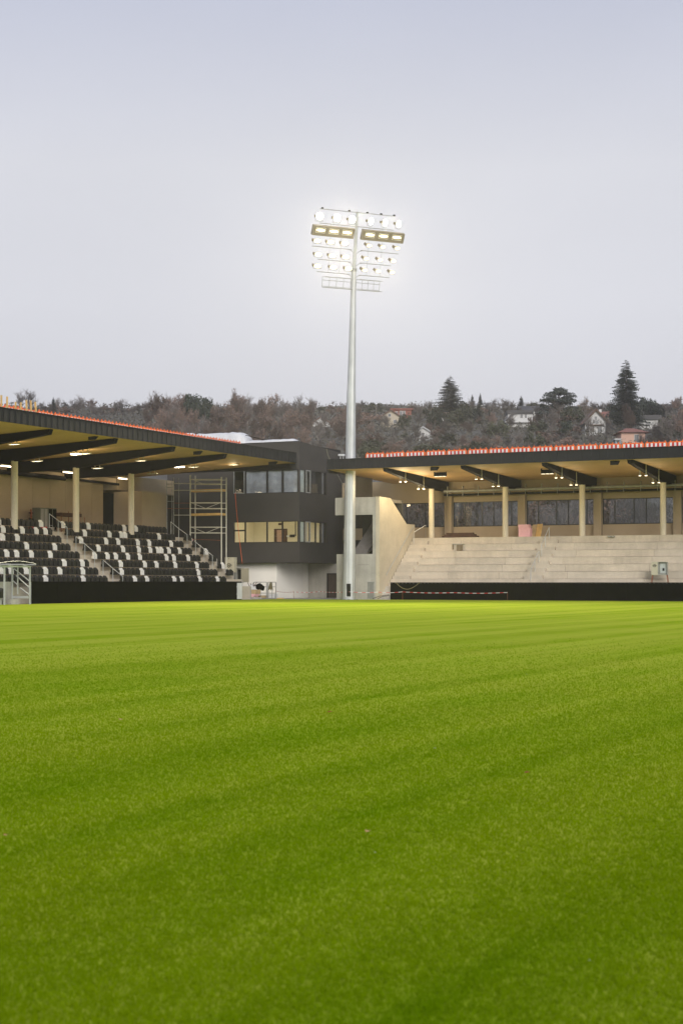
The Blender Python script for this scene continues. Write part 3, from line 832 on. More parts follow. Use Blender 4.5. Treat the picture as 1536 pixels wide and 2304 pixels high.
# ================================================================== floodlight mast
MB_T, MB_S = 108.0, -52.75
FM = thing('floodlight_mast', 'tall galvanised floodlight mast with lit lamps at the corner of the pitch', 'floodlight', (MB_S, MB_T, 0))
base = Vector((MB_S, MB_T, 0.0))
dm_ = depth(MB_S, MB_T)
U = Vector((0.639, 0.769, 0)); N0 = Vector((0.769, -0.639, 0))
head = on_d(795.5, 607, dm_)
elbow = on_d(790, 880, dm_)
def mast(p, q, r0, r1, n=12, name='mast_section'):
    MB().tube(p, q, r0, r1, n).build(name, MAT['galv'], FM)
z_e = elbow
mid = base.lerp(elbow, 0.52)
mast(base, mid, 0.49, 0.40)
mast(mid - Vector((0, 0, .25)), elbow, 0.405, 0.335)
mast(elbow - Vector((0, 0, .3)), head, 0.325, 0.175)
MB().tube(base, base + Vector((0, 0, .06)), .62, .62, 12).build('base_plate', MAT['galv_dull'], FM)
hb = MB()
c = base + Vector((0.18, -0.43, 0))
hb.box(c.x - .14, c.x + .16, c.y - .06, c.y + .02, .25, 1.2)
hb.build('hatch', MAT['frame'], FM)
MB().box(c.x - .2, c.x - .14, c.y - .09, c.y, .2, .75).build('hatch_door', MAT['white'], FM)
tilt = math.radians(9)
Wv = (Vector((0, 0, 1)) * math.cos(tilt) + N0 * math.sin(tilt)).normalized()
Nv = U.cross(Wv); Nv = -Nv if Nv.dot(N0) < 0 else Nv
PX = dm_ / F
def hp(dx, y_mast, out=0.0):
    """point of the head frame: dx source pixels along the bar, at the height where the mast stands at zoom row y_mast"""
    w = (1075 - y_mast) / 6.4 * PX / math.cos(tilt) * 1.0
    return head + U * (dx / 6.4 * PX / 0.9135) + Wv * w + Nv * out
mast(head - Wv * .3, hp(0, 262), 0.15, 0.105, 10, 'upper_mast')
MB().tube(head - Wv * .12, head + Wv * .12, .24, .24, 12).build('flange', MAT['galv_dull'], FM)
def bar(dx0, dx1, ym, r=0.035, out=.12):
    MB().tube(hp(dx0, ym, out), hp(dx1, ym, out), r, r, 6).build('crossbar', MAT['galv_dull'], FM)
def frame_box(mb, o, a, b, c, ha, hbb, hc):
    p = [o + a*(i*ha) + b*(j*hbb) for i, j in ((-1,-1),(1,-1),(1,1),(-1,1))]
    mb.prism([q - c*hc for q in p], c * (2 * hc))
def flood(p, w, h, pitch_deg, yaw_deg, mat, hood=False):
    """one lamp: shallow bowl, glass front, bracket; pitch tips it down"""
    f = Matrix.Rotation(math.radians(yaw_deg), 3, 'Z') @ Vector(N0)
    f = (f * math.cos(math.radians(pitch_deg)) - Vector((0, 0, 1)) * math.sin(math.radians(pitch_deg))).normalized()
    a = Vector((0, 0, 1)).cross(f).normalized(); b = f.cross(a)
    mb = MB()
    rim = [(math.cos(q) * w * (1 if abs(math.cos(q)) < .8 else .97), math.sin(q) * h) for q in [math.pi * (2 * k + 1) / 12 for k in range(12)]]
    k0 = len(mb.v)
    for sc_, dp in ((1.0, 0.0), (0.92, -0.12), (0.55, -0.24)):
        for x, y in rim: mb.v.append(tuple(p + a * (x * sc_) + b * (y * sc_) + f * dp))
    for r in range(2):
        for k in range(12):
            j = (k + 1) % 12
            mb.face((k0 + r*12 + k, k0 + r*12 + j, k0 + r*12 + 12 + j, k0 + r*12 + 12 + k))
    mb.face(tuple(range(k0 + 24, k0 + 36)))
    body = mb.build('flood_lamp', MAT['reflector'], FM)
    g = MB(); k0 = 0
    for x, y in rim: g.v.append(tuple(p + a * (x * .94) + b * (y * .94) + f * 0.012))
    g.face(tuple(range(12)))
    g.build('lens', mat, body)
    br = MB()
    for sx in (-1, 1): br.tube(p + a * (sx * w * 1.04) - f * .1, p + a * (sx * w * 1.04) - f * .12 - Wv * (h * 1.35), .018, n=5)
    br.tube(p - a * w * 1.04 - f * .12 - Wv * (h * 1.35), p + a * w * 1.04 - f * .12 - Wv * (h * 1.35), .018, n=5)
    br.build('bracket', MAT['galv_dull'], body)
    gb = MB(); frame_box(gb, p - a * (w * 1.12) - f * .16, a, b, f, .05, .09, .11)
    gb.build('ballast', MAT['hood'], body)
# top pair of bars and the white lamps between them
bar(-540, 540, 275, .03); bar(-530, 530, 470, .035)
for dx in (-500, -120, 140, 340, 530):
    MB().box(*(v for q in zip(hp(dx, 268, .05) - Vector((.07, .07, .04)), hp(dx, 268, .05) + Vector((.07, .07, .08))) for v in q)).build('bar_clamp', MAT['black'], FM)
for dx, yw in ((-545, -12), (-300, -6), (-85, 0), (185, 14), (390, 16), (590, 20)):
    flood(hp(dx, 378, .22), .23 if dx > 0 else .28, .27, 12, yw, MAT['flood_cool'])
# the two lamp boxes
for x0, x1 in ((-640, -55), (60, 668)):
    bx = MB(); cmid = hp((x0 + x1) / 2, 572, .25)
    ha = (x1 - x0) / 2 / 6.4 * PX / .9135
    dn = (Nv * .94 - Wv * .34).normalized(); upv = U.cross(dn); upv = -upv if upv.z < 0 else upv
    frame_box(bx, cmid, U, upv, dn, ha, .375, .16)
    lb = bx.build('lamp_box', MAT['hood'], FM)
    for k in range(3):
        pc = cmid + U * (ha * (-.64 + .64 * k)) + dn * .165
        lm = MB(); rr = []
        for q in range(12):
            an = math.pi * (2 * q + 1) / 12
            rr.append(pc + upv * (.06 + .105 * math.sin(an)) + U * (.36 * math.copysign(abs(math.cos(an)) ** .6, math.cos(an))))
        lm.v += [tuple(v) for v in rr]; lm.face(tuple(range(12)))
        lm.build('lens', MAT['flood_warm'], lb)
        tr = MB()
        for q, w_ in ((-.14, .36), (.23, .36)): tr.tube(pc + upv * q - U * w_, pc + upv * q + U * w_, .022, n=5)
        for q in (-.37, .37): tr.tube(pc - upv * .14 + U * q, pc + upv * .23 + U * q, .022, n=5)
        tr.build('lamp_trim', MAT['reflector'], lb)
bar(-610, -50, 640); bar(50, 640, 640)
# three rows of warm lamps, each on its own bar
for yb, yl, L_, R_, x0, x1 in ((795, 720, (-560, -370, -170), (180, 380, 590), -620, 620),
                               (970, 905, (-535, -335, -145), (150, 355, 545), -530, 520),
                               (1140, 1065, (-535, -310, -95), (140, 335, 540), -530, 515)):
    bar(x0, -60, yb, .03); bar(70, x1, yb, .03)
    for sgn in (-1, 1):
        MB().path([hp(sgn * 110, yb, .12), hp(sgn * 60, yb + 14, .12), hp(sgn * 22, yb + 50, .05)], .022).build('brace', MAT['galv_dull'], FM)
    for dx in L_: flood(hp(dx, yl, .25), .29, .17, 32, -8, MAT['flood_warm'])
    for dx in R_: flood(hp(dx, yl, .25), .25, .135, 42, 16, MAT['flood_warm'])
for dx in (-370, -215, 180, 375): MB().tube(hp(dx, 470, .1), hp(dx, 1145, .1), .012, n=4).build('stay', MAT['galv_dull'], FM)
# maintenance platform
fl = MB()
for x0, x1 in ((-445, -40), (40, 380)):
    for yq in (1205, 1250, 1335, 1352): fl.tube(hp(x0, yq, .1), hp(x1, yq, .1), .02, n=5)
    fl.tube(hp(x0, 1352, .65), hp(x1, 1352, .65), .02, n=5); fl.tube(hp(x0, 1205, .65), hp(x1, 1205, .65), .02, n=5)
    for k in range(5):
        xx = x0 + (x1 - x0) * k / 4
        fl.tube(hp(xx, 1205, .1), hp(xx, 1352, .1), .016, n=4); fl.tube(hp(xx, 1352, .1), hp(xx, 1352, .65), .016, n=4)
fl.build('platform', MAT['galv_dull'], FM)
def spot(name, loc, target, watt, color, ang, blend=.6, size=.4, parent=None):
    ld = bpy.data.lights.new(name, 'SPOT'); ld.energy = watt; ld.color = color; ld.spot_size = math.radians(ang); ld.spot_blend = blend; ld.shadow_soft_size = size
    o = bpy.data.objects.new(name, ld); col.objects.link(o)
    v = Vector(target) - Vector(loc)
    o.rotation_euler = (-v).to_track_quat('Z', 'Y').to_euler(); o.location = loc
    if parent is not None: o.parent = parent; o.location = Vector(loc) - Vector(WLOC[parent.name])
    return o
FLOOD_W = 8500
for dx, ym, tgt in ((-540, 370, (-45, 70, 0)), (-300, 370, (-35, 45, 0)), (-85, 370, (-20, 25, 0)), (390, 370, (-5, 70, 0)), (-370, 715, (-40, 72, 0)), (-170, 900, (-28, 50, 0)), (-300, 1065, (-44, 60, 0)), (200, 1065, (-10, 85, 0)), (355, 900, (-12, 60, 0))):
    spot('flood_beam', hp(dx, ym, .9), tgt, FLOOD_W, (1, .86, .58), 80, .9, .5, FM)

# ================================================================== lamps, speakers and tubes under the roofs
WARM = (1.0, 0.80, 0.47)
def strip_lamp(p, along, lit, label, group, stem=0.42, power=0, aim=None):
    """flat lamp plate hung on two stems; p is the middle of the plate"""
    o = thing('roof_lamp', label, 'lamp', p, 0, group)
    a = Vector(along).normalized(); sd = Vector((-a.y, a.x, 0))
    mb = MB(); c = Vector(p)
    q = [c + a*(i*.42) + sd*(j*.13) for i, j in ((-1,-1),(1,-1),(1,1),(-1,1))]
    mb.prism(q, (0, 0, .07)); mb.build('housing', MAT['lampgrey'], o)
    for i in (-.2, .2):
        MB().bar(c + a * i + Vector((0, 0, .07)), c + a * i + Vector((0, 0, stem)), .05, .05).build('stem', MAT['lampgrey'], o)
    g = MB(); q = [c + a*(i*.36) + sd*(j*.10) - Vector((0, 0, .004)) for i, j in ((-1,-1),(1,-1),(1,1),(-1,1))]
    g.prism(q, (0, 0, .003)); g.build('lens', MAT['plate'] if lit else MAT['white'], o)
    if power: point('lamp_light', c - Vector((0, 0, .25)), power, WARM, .15, o)
    return o
pl = [(32, 1000, 80.9, 1), (83, 1038, 87.7, 1), (192, 1021, 87.7, 1), (219, 1054, 94.5, 1), (317, 1037, 94.5, 1), (343, 1067, 101.2, 0), (435, 1051, 101.2, 1), (525, 1046, 104.9, 1)]
PW_L, PW_R = 18, 30
for k, (px, py, t, lit) in enumerate(pl):
    p = on_t(px, py, t)
    top = soffit_zL(p.x)
    strip_lamp(p, (1, 0, 0), lit, f'flat lamp on two stems under the seated stand roof, {ordn(k + 1)} from the left', 'lamps under the seated stand roof', max(.3, top - p.z), PW_L if lit else 0)
tubes = [(14, 1049), (87, 1057), (153, 1063), (216, 1070), (276, 1077)]
for k, (px, py) in enumerate(tubes):
    p = on_s(px, py, -70.4)
    o = thing('tube_lamp', f'glowing tube lamp above the concourse, {ordn(k + 1)} from the left', 'tube lamp', p, 0, 'tube lamps of the concourse')
    MB().box(p.x - .05, p.x + .05, p.y - .6, p.y + .6, p.z + .04, p.z + .12).build('housing', MAT['lampgrey'], o)
    MB().tube((p.x, p.y - .58, p.z), (p.x, p.y + .58, p.z), .038, n=8).build('tube', MAT['tube'], o)
    for q in (-.45, .45): MB().box(p.x - .01, p.x + .01, p.y + q - .01, p.y + q + .01, p.z + .12, soffit_zL(p.x) - .01).build('hanger', MAT['black'], o)
    point('tube_light', p - Vector((0, 0, .2)), 9, (1, .82, .55), .3, o)
# bright bare work light next to the third lamp, and one at the bulkhead
for (px, py, t, lab) in ((171, 1021, 87.7, 'bright work lamp next to a flat lamp over the left block'), (404, 1050, 101.2, 'bright work lamp above the scaffold')):
    p = on_t(px, py, t)
    o = thing('work_lamp', lab, 'work lamp', p, 0, 'work lamps under the seated stand roof')
    mb = MB().box(p.x - .42, p.x + .42, p.y - .1, p.y + .1, p.z + .02, p.z + .12); mb.build('housing', MAT['lampgrey'], o)
    MB().box(p.x - .38, p.x + .38, p.y - .11, p.y + .09, p.z - .06, p.z + .015).build('lens', MAT['tube'], o)
    MB().box(p.x - .03, p.x + .03, p.y - .03, p.y + .03, p.z + .12, soffit_zL(p.x) - .004).build('stem', MAT['black'], o)
    point('work_light', p - Vector((0, 0.1, .3)), 70, (1, .84, .52), .06, o)
pr = [(906, 1084, -48.4), (947, 1100, -49.55), (1077, 1078, -42.3), (1115, 1094, -43.4), (1257, 1075, -36.2), (1290, 1091, -37.25), (1446, 1070, -30.1), (1475, 1086, -31.1)]
for k, (px, py, s) in enumerate(pr):
    tt = 109.9 if k % 2 == 0 else 113.3
    p = on_t(px, py, tt)
    o = thing('roof_lamp', f'twin spot lamp under the bare stand roof, {ordn(k + 1)} from the left', 'lamp', p, 0, 'twin lamps under the bare stand roof')
    top = soffit_zR(tt) - .01
    for dx in (-.22, .22):
        c = p + Vector((dx, 0, 0))
        MB().tube((c.x, c.y, c.z + .16), (c.x, c.y, c.z), .04, .12, 10).build('shade', MAT['lampgrey'], o)
        MB().tube((c.x, c.y, c.z - .02), (c.x, c.y, c.z - .004), .085, n=10).build('lens', MAT['led'], o)
        MB().box(c.x - .02, c.x + .02, c.y - .02, c.y + .02, c.z + .16, top).build('stem', MAT['lampgrey'], o)
    point('lamp_light', p - Vector((0, 0, .35)), PW_R if k > 1 else 150, WARM, .15, o)
for k, (px, py) in enumerate(((990, 1071), (1231, 1065))):
    p = on_t(px, py, 110.6)
    o = thing('floodlight_fixture', ('black floodlight frame hung by the first column of the bare stand', 'black floodlight frame hung by the third column of the bare stand')[k], 'floodlight', p, 0, 'black floodlight frames')
    mb = MB()
    for a, b in (((-.5, 0, .25), (-.3, 0, .55)), ((.5, 0, .25), (.4, 0, .55)), ((-.3, 0, .55), (.4, 0, .55)), ((-.5, 0, .25), (.5, 0, .25)), ((0, 0, .55), (0, 0, soffit_zR(110.6) - p.z))):
        mb.bar(p + Vector(a), p + Vector(b), .06, .06)
    mb.build('frame', MAT['black'], o)
    for q in range(3): 
        MB().box(p.x - .45 + q * .32, p.x - .17 + q * .32, p.y - .15, p.y + .15, p.z - .02, p.z + .22).build('lamp_body', MAT['black'], o)
        MB().box(p.x - .42 + q * .32, p.x - .2 + q * .32, p.y - .16, p.y + .1, p.z - .05, p.z - .024).build('lens', MAT['plate'], o)
def speaker(p, label, top, face):
    o = thing('loudspeaker', label, 'loudspeaker', p, 0, 'loudspeakers under the roof edges')
    mb = MB(); c = Vector(p)
    f = Vector(face)
    mb.prism([c + Vector((-.28, -.2, -.2)), c + Vector((.28, -.2, -.2)), c + Vector((.32, .2, .12)), c + Vector((-.32, .2, .12))], (0, 0, .26))
    mb.build('cabinet', MAT['black'], o)
    MB().box(c.x - .24, c.x + .24, c.y - .215, c.y - .202, c.z - .17, c.z + .03).build('grille', MAT['fascia'], o)
    MB().box(c.x - .03, c.x + .03, c.y - .03, c.y + .03, c.z + .1, top).build('bracket', MAT['black'], o)
for k, (px, py) in enumerate(((211, 983), (446, 1017), (614, 1042))):
    p = on_s(px, py, -58.0); speaker(p, ('black loudspeaker at the roof edge over the middle stairs', 'black loudspeaker at the roof edge over the scaffold', 'black loudspeaker at the roof end before the clubhouse windows')[k], 10.4, (1, 0, 0))
for k, (px, py) in enumerate(((978, 1053), (1383, 1040))):
    p = on_t(px, py, 107.3); speaker(p, ('black loudspeaker at the roof edge near the concrete stair block', 'black loudspeaker at the roof edge over the electrical cabinet')[k], 9.7, (0, -1, 0))

# ================================================================== striped barriers on both roofs
def barrier_mesh():
    mb = MB()
    mb.cur = 0    # orange body with rounded ends
    mb.prism([(-.77, -.03, 0), (.77, -.03, 0), (.77, -.03, .30), (.70, -.03, .38), (-.70, -.03, .38), (-.77, -.03, .30)], (0, .06, 0))
    for x in (-.62, -.2, .2, .62): mb.box(x - .03, x + .03, -.025, .025, .382, .47)
    for x in (-.7, .7): mb.box(x - .06, x + .06, -.2, .2, -.05, 0.0)
    n = 9
    wm = 1
    for k in range(n):
        mb.cur = 1 if k % 2 == 0 else 2
        x0 = -.66 + 1.32 * k / n
        mb.box(x0 + .002, x0 + 1.32 / n - .002, -.05, -.032, .07, .30)
    return mb.mesh('roof_barrier', [MAT['orange'], MAT['white'], MAT['red']])
BM = barrier_mesh()
x = on_t(844, 1, FR_T + .35).x
k = 0
while x < -17:
    o = inst('roof_barrier', BM, None, (x, FR_T + .35 + rnd.uniform(-.03, .03), FR_Z1 + .03 - .02), rnd.uniform(-.02, .02))
    if k == 1: o.rotation_euler[1] = -math.radians(2.2)
    tag(o, f'striped orange barrier on the bare stand roof, {ordn(k + 1)} from the mast', 'barrier', 'striped barriers on the bare stand roof')
    x += 1.62; k += 1
y = 101.0; k = 0
while y > 66:
    o = inst('roof_barrier', BM, None, (FL_S - 1.25, y, FL_Z1 - .02), math.radians(90) + rnd.uniform(-.02, .02))
    tag(o, f'striped orange barrier on the seated stand roof, {ordn(k + 1)} from the clubhouse', 'barrier', 'striped barriers on the seated stand roof')
    y -= 1.62; k += 1
for k, (px, y0, y1, dx) in enumerate(((3, 889, 912, 0), (16, 892, 914, 0), (35, 904, 917, 0), (46, 905, 918, -1), (60, 900, 920, 1), (70, 901, 921, 1), (81, 904, 923, 2))):
    a = on_s(px, y1 + 4, FL_S - .6); b = on_s(px - dx, y0, FL_S - .6)
    o = MB().bar(a, b, .08, .08).build('timber_post', MAT['timber'], base=tuple(a))
    tag(o, f'upright timber batten on the left roof edge, {ordn(k + 1)} from the left', 'timber post', 'timber battens on the roof')

# ================================================================== white wrapped packs on the clubhouse roof
def pack(p0, p1, tdepth, label, seed):
    """lumpy wrapped bundle between two picture corners at one depth plane"""
    r = random.Random(seed)
    a, b = on_t(p0[0], p0[1], 116.2), on_t(p1[0], p1[1], 116.2)
    x0, x1, z0, z1 = a.x, b.x, b.z, a.z
    mb = MB(); nx, nz = 14, 6
    prof = [(0, 0), (0, .75), (.15, .96), (.5, 1.0), (.85, .96), (1, .75), (1, 0)]
    for i in range(nx + 1):
        f = i / nx; e_ = min(1, min(f, 1 - f) * 8 + .35) ** .4
        for (u, v) in prof:
            mb.v.append((x0 + (x1 - x0) * f, 116.2 + tdepth * (u - .1) + r.uniform(-.04, .04), z0 + (z1 - z0) * v * e_ * (1 + r.uniform(-.06, .05))))
    m_ = len(prof)
    for i in range(nx):
        for j in range(m_ - 1):
            q = i * m_ + j; mb.face((q, q + 1, q + m_ + 1, q + m_))
    mb.face(tuple(range(m_))); mb.face(tuple(range(nx * m_, nx * m_ + m_)))
    o = mb.build('wrapped_pack', MAT['white'], base=(x0, 116.2, z0), smooth=True)
    tag(o, label, 'wrapped pack', 'white wrapped packs on the roof')
zr = ZT + .03
pack((386, 976), (432, 1003), 1.6, 'white wrapped pack behind the roof barriers, far left of the three', 1)
pack((429, 976), (546, 1003), 2.0, 'long white wrapped pack, largest on the clubhouse roof', 2)
pack((548, 991), (664, 1003), 1.4, 'low flat white pack at the right end of the clubhouse roof', 3)
o = MB().path([on_t(552, 979, 116.3), on_t(584, 987, 116.3), on_t(600, 991, 116.3)], .03, 5).build('roof_pipe', MAT['black'], base=tuple(on_t(552, 979, 116.3)))
tag(o, 'thin black pipe lying across the white packs', 'pipe')

# ================================================================== scaffold towers
TS = 107.7
SCF = thing('scaffold', 'yellowed tube scaffold tower between the seats and the clubhouse', 'scaffold', (-65, TS, 0))
def P(x, y, t=TS): return on_t(x, y, t)
for (x, y0, y1) in ((375.5, 1080, 1197), (391, 1074, 1200)):
    for tq in (TS, TS + .75):
        a = P(x, y0); 
        MB().tube((a.x, tq, a.z), (a.x, tq, row_z(ROWS) - .02 if tq > TS + .1 else row_z(ROWS) - .02), .03, n=6).build('standard', MAT['galv_dull'], SCF)
for (x, y0) in ((428, 1069), (498, 1073)):
    for tq in (TS, TS + .75):
        a = P(x, y0)
        MB().tube((a.x, tq, a.z), (a.x, tq, 0.0), .042, n=6).build('standard', MAT['scaff'], SCF)
for y in (1079, 1089, 1104, 1131, 1144, 1186, 1199):
    for tq in (TS, TS + .75):
        a, b = P(428, y), P(498, y); MB().tube((a.x, tq, a.z), (b.x, tq, b.z), .03, n=5).build('ledger', MAT['scaff'], SCF)
for ya, yb in ((1131, 1144), (1186, 1199)):
    MB().path([P(430, ya), P(463, yb), P(496, ya)], .018, 5).build('brace', MAT['scaff'], SCF)
MB().path([P(432, 1078), P(456, 1089)], .018, 5).build('brace', MAT['scaff'], SCF)
for y in (1104.5, 1158):
    a, b = P(429, y), P(497, y); MB().box(a.x, b.x, TS + .02, TS + .73, a.z - .09, a.z + .09).build('platform_plank', MAT['timber'], SCF)
for y, mt in ((1088, 'scaff'), (1103, 'scaff'), (1132, 'rust'), (1144, 'rust'), (1159, 'scaff')):
    a, b = P(391, y), P(428, y); MB().tube(a, b, .022, n=5).build('ledger', MAT[mt], SCF)
for y, mt in ((1089, 'galv_dull'), (1097, 'galv_dull'), (1115, 'galv_dull'), (1128, 'galv_dull'), (1144, 'rust')):
    a, b = P(375.5, y), P(391, y); MB().tube(a, b, .025, n=5).build('ledger', MAT[mt], SCF)
a, b = P(430, 1213), P(496, 1216); MB().tube(a, b, .018, n=5).build('ledger', MAT['rust'], SCF)
for (px, y0, y1) in ((424, 1212, 1225),):
    a = P(px + 8, y0); b = P(px, y1)
    o = MB().bar(a, b, .12, .3).build('foam_board', MAT['pink'], base=tuple(b))
    tag(o, 'small pink board leaning at the foot of the scaffold', 'board')

# orange rope from the clubhouse window, grey cable from its roof edge
o = MB().path([P(529, 1110, 112.9), P(532, 1150, 112.8), P(538, 1210, 112.7), P(545, 1268, 112.6)], .02, 5).build('rope', MAT['orange'], base=tuple(P(545, 1268, 112.6)))
tag(o, 'orange rope hanging from the upper clubhouse window', 'rope')
pts = []
for k in range(13):
    f = k / 12; pts.append(on_t(734 + 42 * f, 1010 + 88 * f - 0 + 10 * math.sin(f * math.pi) * 0 + (f ** .6 - f) * 40, 110.5 + 4 * (1 - f)))
o = MB().path(pts, .025, 5).build('cable', M('grey-green cable', (.16, .15, .09), .6), base=tuple(pts[0]))
tag(o, 'loose cable hanging from the clubhouse roof to the floodlight mast', 'cable')
for k, px in enumerate((766, 772.5)):
    p = on_t(px, 1023.5, 119.8)
    o = MB().box(p.x - .13, p.x + .09, p.y - .2, p.y + .1, p.z - .1, p.z + .07).box(p.x - .03, p.x + .02, p.y - .05, p.y + .0, p.z - .6, p.z - .1).build('camera_box', MAT['white'], base=tuple(p))
    tag(o, ('small white camera on the clubhouse roof edge, farther from the mast', 'small white camera on the clubhouse roof edge, nearer the mast')[k], 'camera', 'white cameras on the roof edge')

# ================================================================== electrical cabinets
def emblem(o, c, r, axis):
    """diamond outline with bars, as painted on the cabinets"""
    mb = MB()
    pts = [Vector((1.5 * r, 0, 0)), Vector((0, 0, r)), Vector((-1.5 * r, 0, 0)), Vector((0, 0, -r))]
    for a, b in zip(pts, pts[1:] + pts[:1]):
        mb.bar(c + a, c + b, .012, r * .24)
    for q in (-.55, 0, .55): mb.box(c.x + q * r - r * .14, c.x + q * r + r * .14, c.y - .006, c.y + .006, c.z - r * .35, c.z + r * .35)
    mb.build('emblem', MAT['frame'], o)
p = on_t(516.5, 1288, 108.6)
zc0, zc1 = p.z, on_t(516.5, 1254, 108.6).z
o = thing('electrical_cabinet', 'closed beige electrical cabinet with diamond emblem beside the seats', 'cabinet', (p.x, 108.6, 0), 0, 'site electrical cabinets')
MB().box(p.x - .42, p.x + .42, 108.6, 109.0, zc0, zc1).build('body', MAT['cabinet'], o)
dr = MB().box(p.x - .40, p.x + .26, 108.57, 108.598, zc0 + .03, zc1 - .03).build('door', MAT['cabinet'], o)
MB().box(p.x - .1, p.x - .02, 108.56, 108.569, zc1 - .12, zc1 - .09).build('lock', MAT['frame'], dr)
emblem(o, Vector((p.x - .05, 108.558, (zc0 + zc1) / 2 - .03)), .17, 0)
lg = MB()
for sx in (-.36, .36):
    for sy in (.03, .37): lg.box(p.x + sx - .02, p.x + sx + .02, 108.6 + sy - .02, 108.6 + sy + .02, 0, zc0)
lg.build('stand_frame', MAT['galv_dull'], o)
cbm = MB()
for k in range(5): cbm.path([(p.x - .2 + .1 * k, 108.7, zc0), (p.x - .35 + .22 * k, 108.6 - .1 * k, zc0 - .35), (p.x - .5 + .3 * k, 108.5, max(.02, zc0 - 1.1 + .1 * k))], .022, 5)
cbm.build('cables', MAT['black'], o)['kind'] = 'stuff'
a, b = on_t(528, 1310, 108.9), on_t(565, 1279, 108.9)
o = thing('electrical_cabinet', 'open beige electrical cabinet with its door swung wide by the white wall', 'cabinet', (a.x, 108.9, 0), 0, 'site electrical cabinets')
w = b.x - a.x
mb = MB(); mb.box(a.x, a.x + .04, 108.9, 109.3, a.z, b.z); mb.box(a.x + .56, a.x + .6, 108.9, 109.3, a.z, b.z); mb.box(a.x + .04, a.x + .56, 109.26, 109.3, a.z, b.z); mb.box(a.x, a.x + .6, 108.9, 109.3, b.z, b.z + .04); mb.box(a.x, a.x + .6, 108.9, 109.3, a.z - .04, a.z)
mb.build('body', MAT['cab_grey'], o)
MB().box(a.x + .1, a.x + .5, 109.2, 109.258, a.z + .1, b.z - .1).build('switchgear', MAT['frame'], o)
MB().prism([(a.x + .61, 108.88, a.z), (b.x, 108.55, a.z), (b.x, 108.52, a.z), (a.x + .61, 108.85, a.z)], (0, 0, b.z - a.z)).build('door', MAT['cabinet'], o)
mb = MB()
for sx in (.05, .55): mb.box(a.x + sx - .02, a.x + sx + .02, 108.95, 108.99, 0, a.z - .04)
mb.build('stand_frame', MAT['galv_dull'], o)
a, b = on_t(1465.5, 1294, 110.2), on_t(1501, 1264, 110.2)
o = thing('electrical_cabinet', 'half-open electrical cabinet on a frame on the bare terrace', 'cabinet', (a.x, 110.2, 1.0), 0, 'site electrical cabinets')
xm = a.x + (b.x - a.x) * .4
MB().box(a.x, xm, 110.15, 110.42, a.z, b.z).build('door', MAT['cabinet'], o)
emblem(o, Vector(((a.x + xm) / 2, 110.142, b.z - .27)), .1, 0)
mb = MB(); mb.box(xm + .01, xm + .05, 110.15, 110.42, a.z, b.z); mb.box(b.x - .04, b.x, 110.15, 110.42, a.z, b.z); mb.box(xm + .05, b.x - .04, 110.38, 110.42, a.z, b.z); mb.box(xm + .05, b.x - .04, 110.15, 110.38, b.z - .04, b.z); mb.box(xm + .05, b.x - .04, 110.15, 110.38, a.z, a.z + .04)
mb.build('body', MAT['cab_grey'], o)
MB().box(xm + .12, b.x - .1, 110.34, 110.379, a.z + .12, b.z - .1).build('switchgear', M('pale switchgear', (.42, .45, .45), .5), o)
MB().box(xm + .3, b.x - .25, 110.3, 110.339, a.z + .3, b.z - .45).build('meter', MAT['frame'], o)
mb = MB()
for sx, ex in ((a.x + .05, -.12), (b.x - .05, .12)):
    mb.tube((sx, 110.2, a.z), (sx + ex, 110.14, 1.02), .025, n=5); mb.tube((sx, 110.4, a.z), (sx + ex, 110.46, 1.02), .025, n=5)
mb.tube((a.x, 110.16, 1.18), (b.x, 110.16, 1.18), .02, n=5)
mb.build('stand_frame', MAT['rust'], o)
o = MB().path([(a.x - 1.2, 110.2, 1.03), (a.x - .7, 110.2, 1.14), (a.x - .3, 110.2, 1.16), (a.x + .1, 110.2, 1.12)], .03, 5).build('cable', MAT['black'], base=(a.x - 1.2, 110.2, 1.03))
tag(o, 'black cable at the foot of the terrace cabinet', 'cable')
o = MB().path([(b.x, 110.2, 1.12), (b.x + .8, 110.22, 1.08), (b.x + 2.2, 110.2, 1.04)], .03, 5).build('cable', MAT['red'], base=(b.x, 110.2, 1.12))
tag(o, 'red cable running from the terrace cabinet', 'cable')

# ================================================================== building materials by the white wall
def blk(mb, x0, y0, x1, y1, t, dp, jit=0):
    a, b = on_t(x0, y1, t), on_t(x1, y0, t); mb.box(a.x, b.x, t, t + dp, max(0, a.z), b.z)
TM = 109.0
def item(name, rect, dp, mat, label, cat, group=None, t=TM):
    mb = MB(); blk(mb, *rect, t, dp)
    o = mb.build(name, MAT[mat], base=tuple(on_t(rect[0], rect[3], t)))
    return tag(o, label, cat, group)
item('pallet', (547, 1343.5, 576, 1349), .9, 'concrete', 'grey slab at the bottom of the board stack', 'slab')
item('foam_board', (552, 1340.5, 570, 1343.3), .8, 'pink', 'lower pink foam board of the stack by the hoarding end', 'foam board', 'pink foam boards in the stack')
item('foam_board', (545.5, 1336.5, 573, 1340.3), .8, 'pink', 'upper pink foam board of the stack by the hoarding end', 'foam board', 'pink foam boards in the stack')
item('board_pack', (546, 1327, 575, 1336.3), .8, 'ply', 'pale board pack on top of the pink foam boards', 'board pack')
o = thing('rubble_bag', 'open white bag of scrap and cables on the board stack', 'bag', tuple(on_t(560, 1327, TM)))
mb = MB(); c = on_t(560, 1327, TM) + Vector((0, .4, 0))
r = random.Random(5)
for k in range(9):
    mb.tube(c + Vector((r.uniform(-.3, .3), r.uniform(-.2, .2), 0)), c + Vector((r.uniform(-.5, .5), r.uniform(-.25, .25), r.uniform(.3, .62))), .035, .02, 5)
mb.build('scrap', MAT['dark_timber'], o)['kind'] = 'stuff'
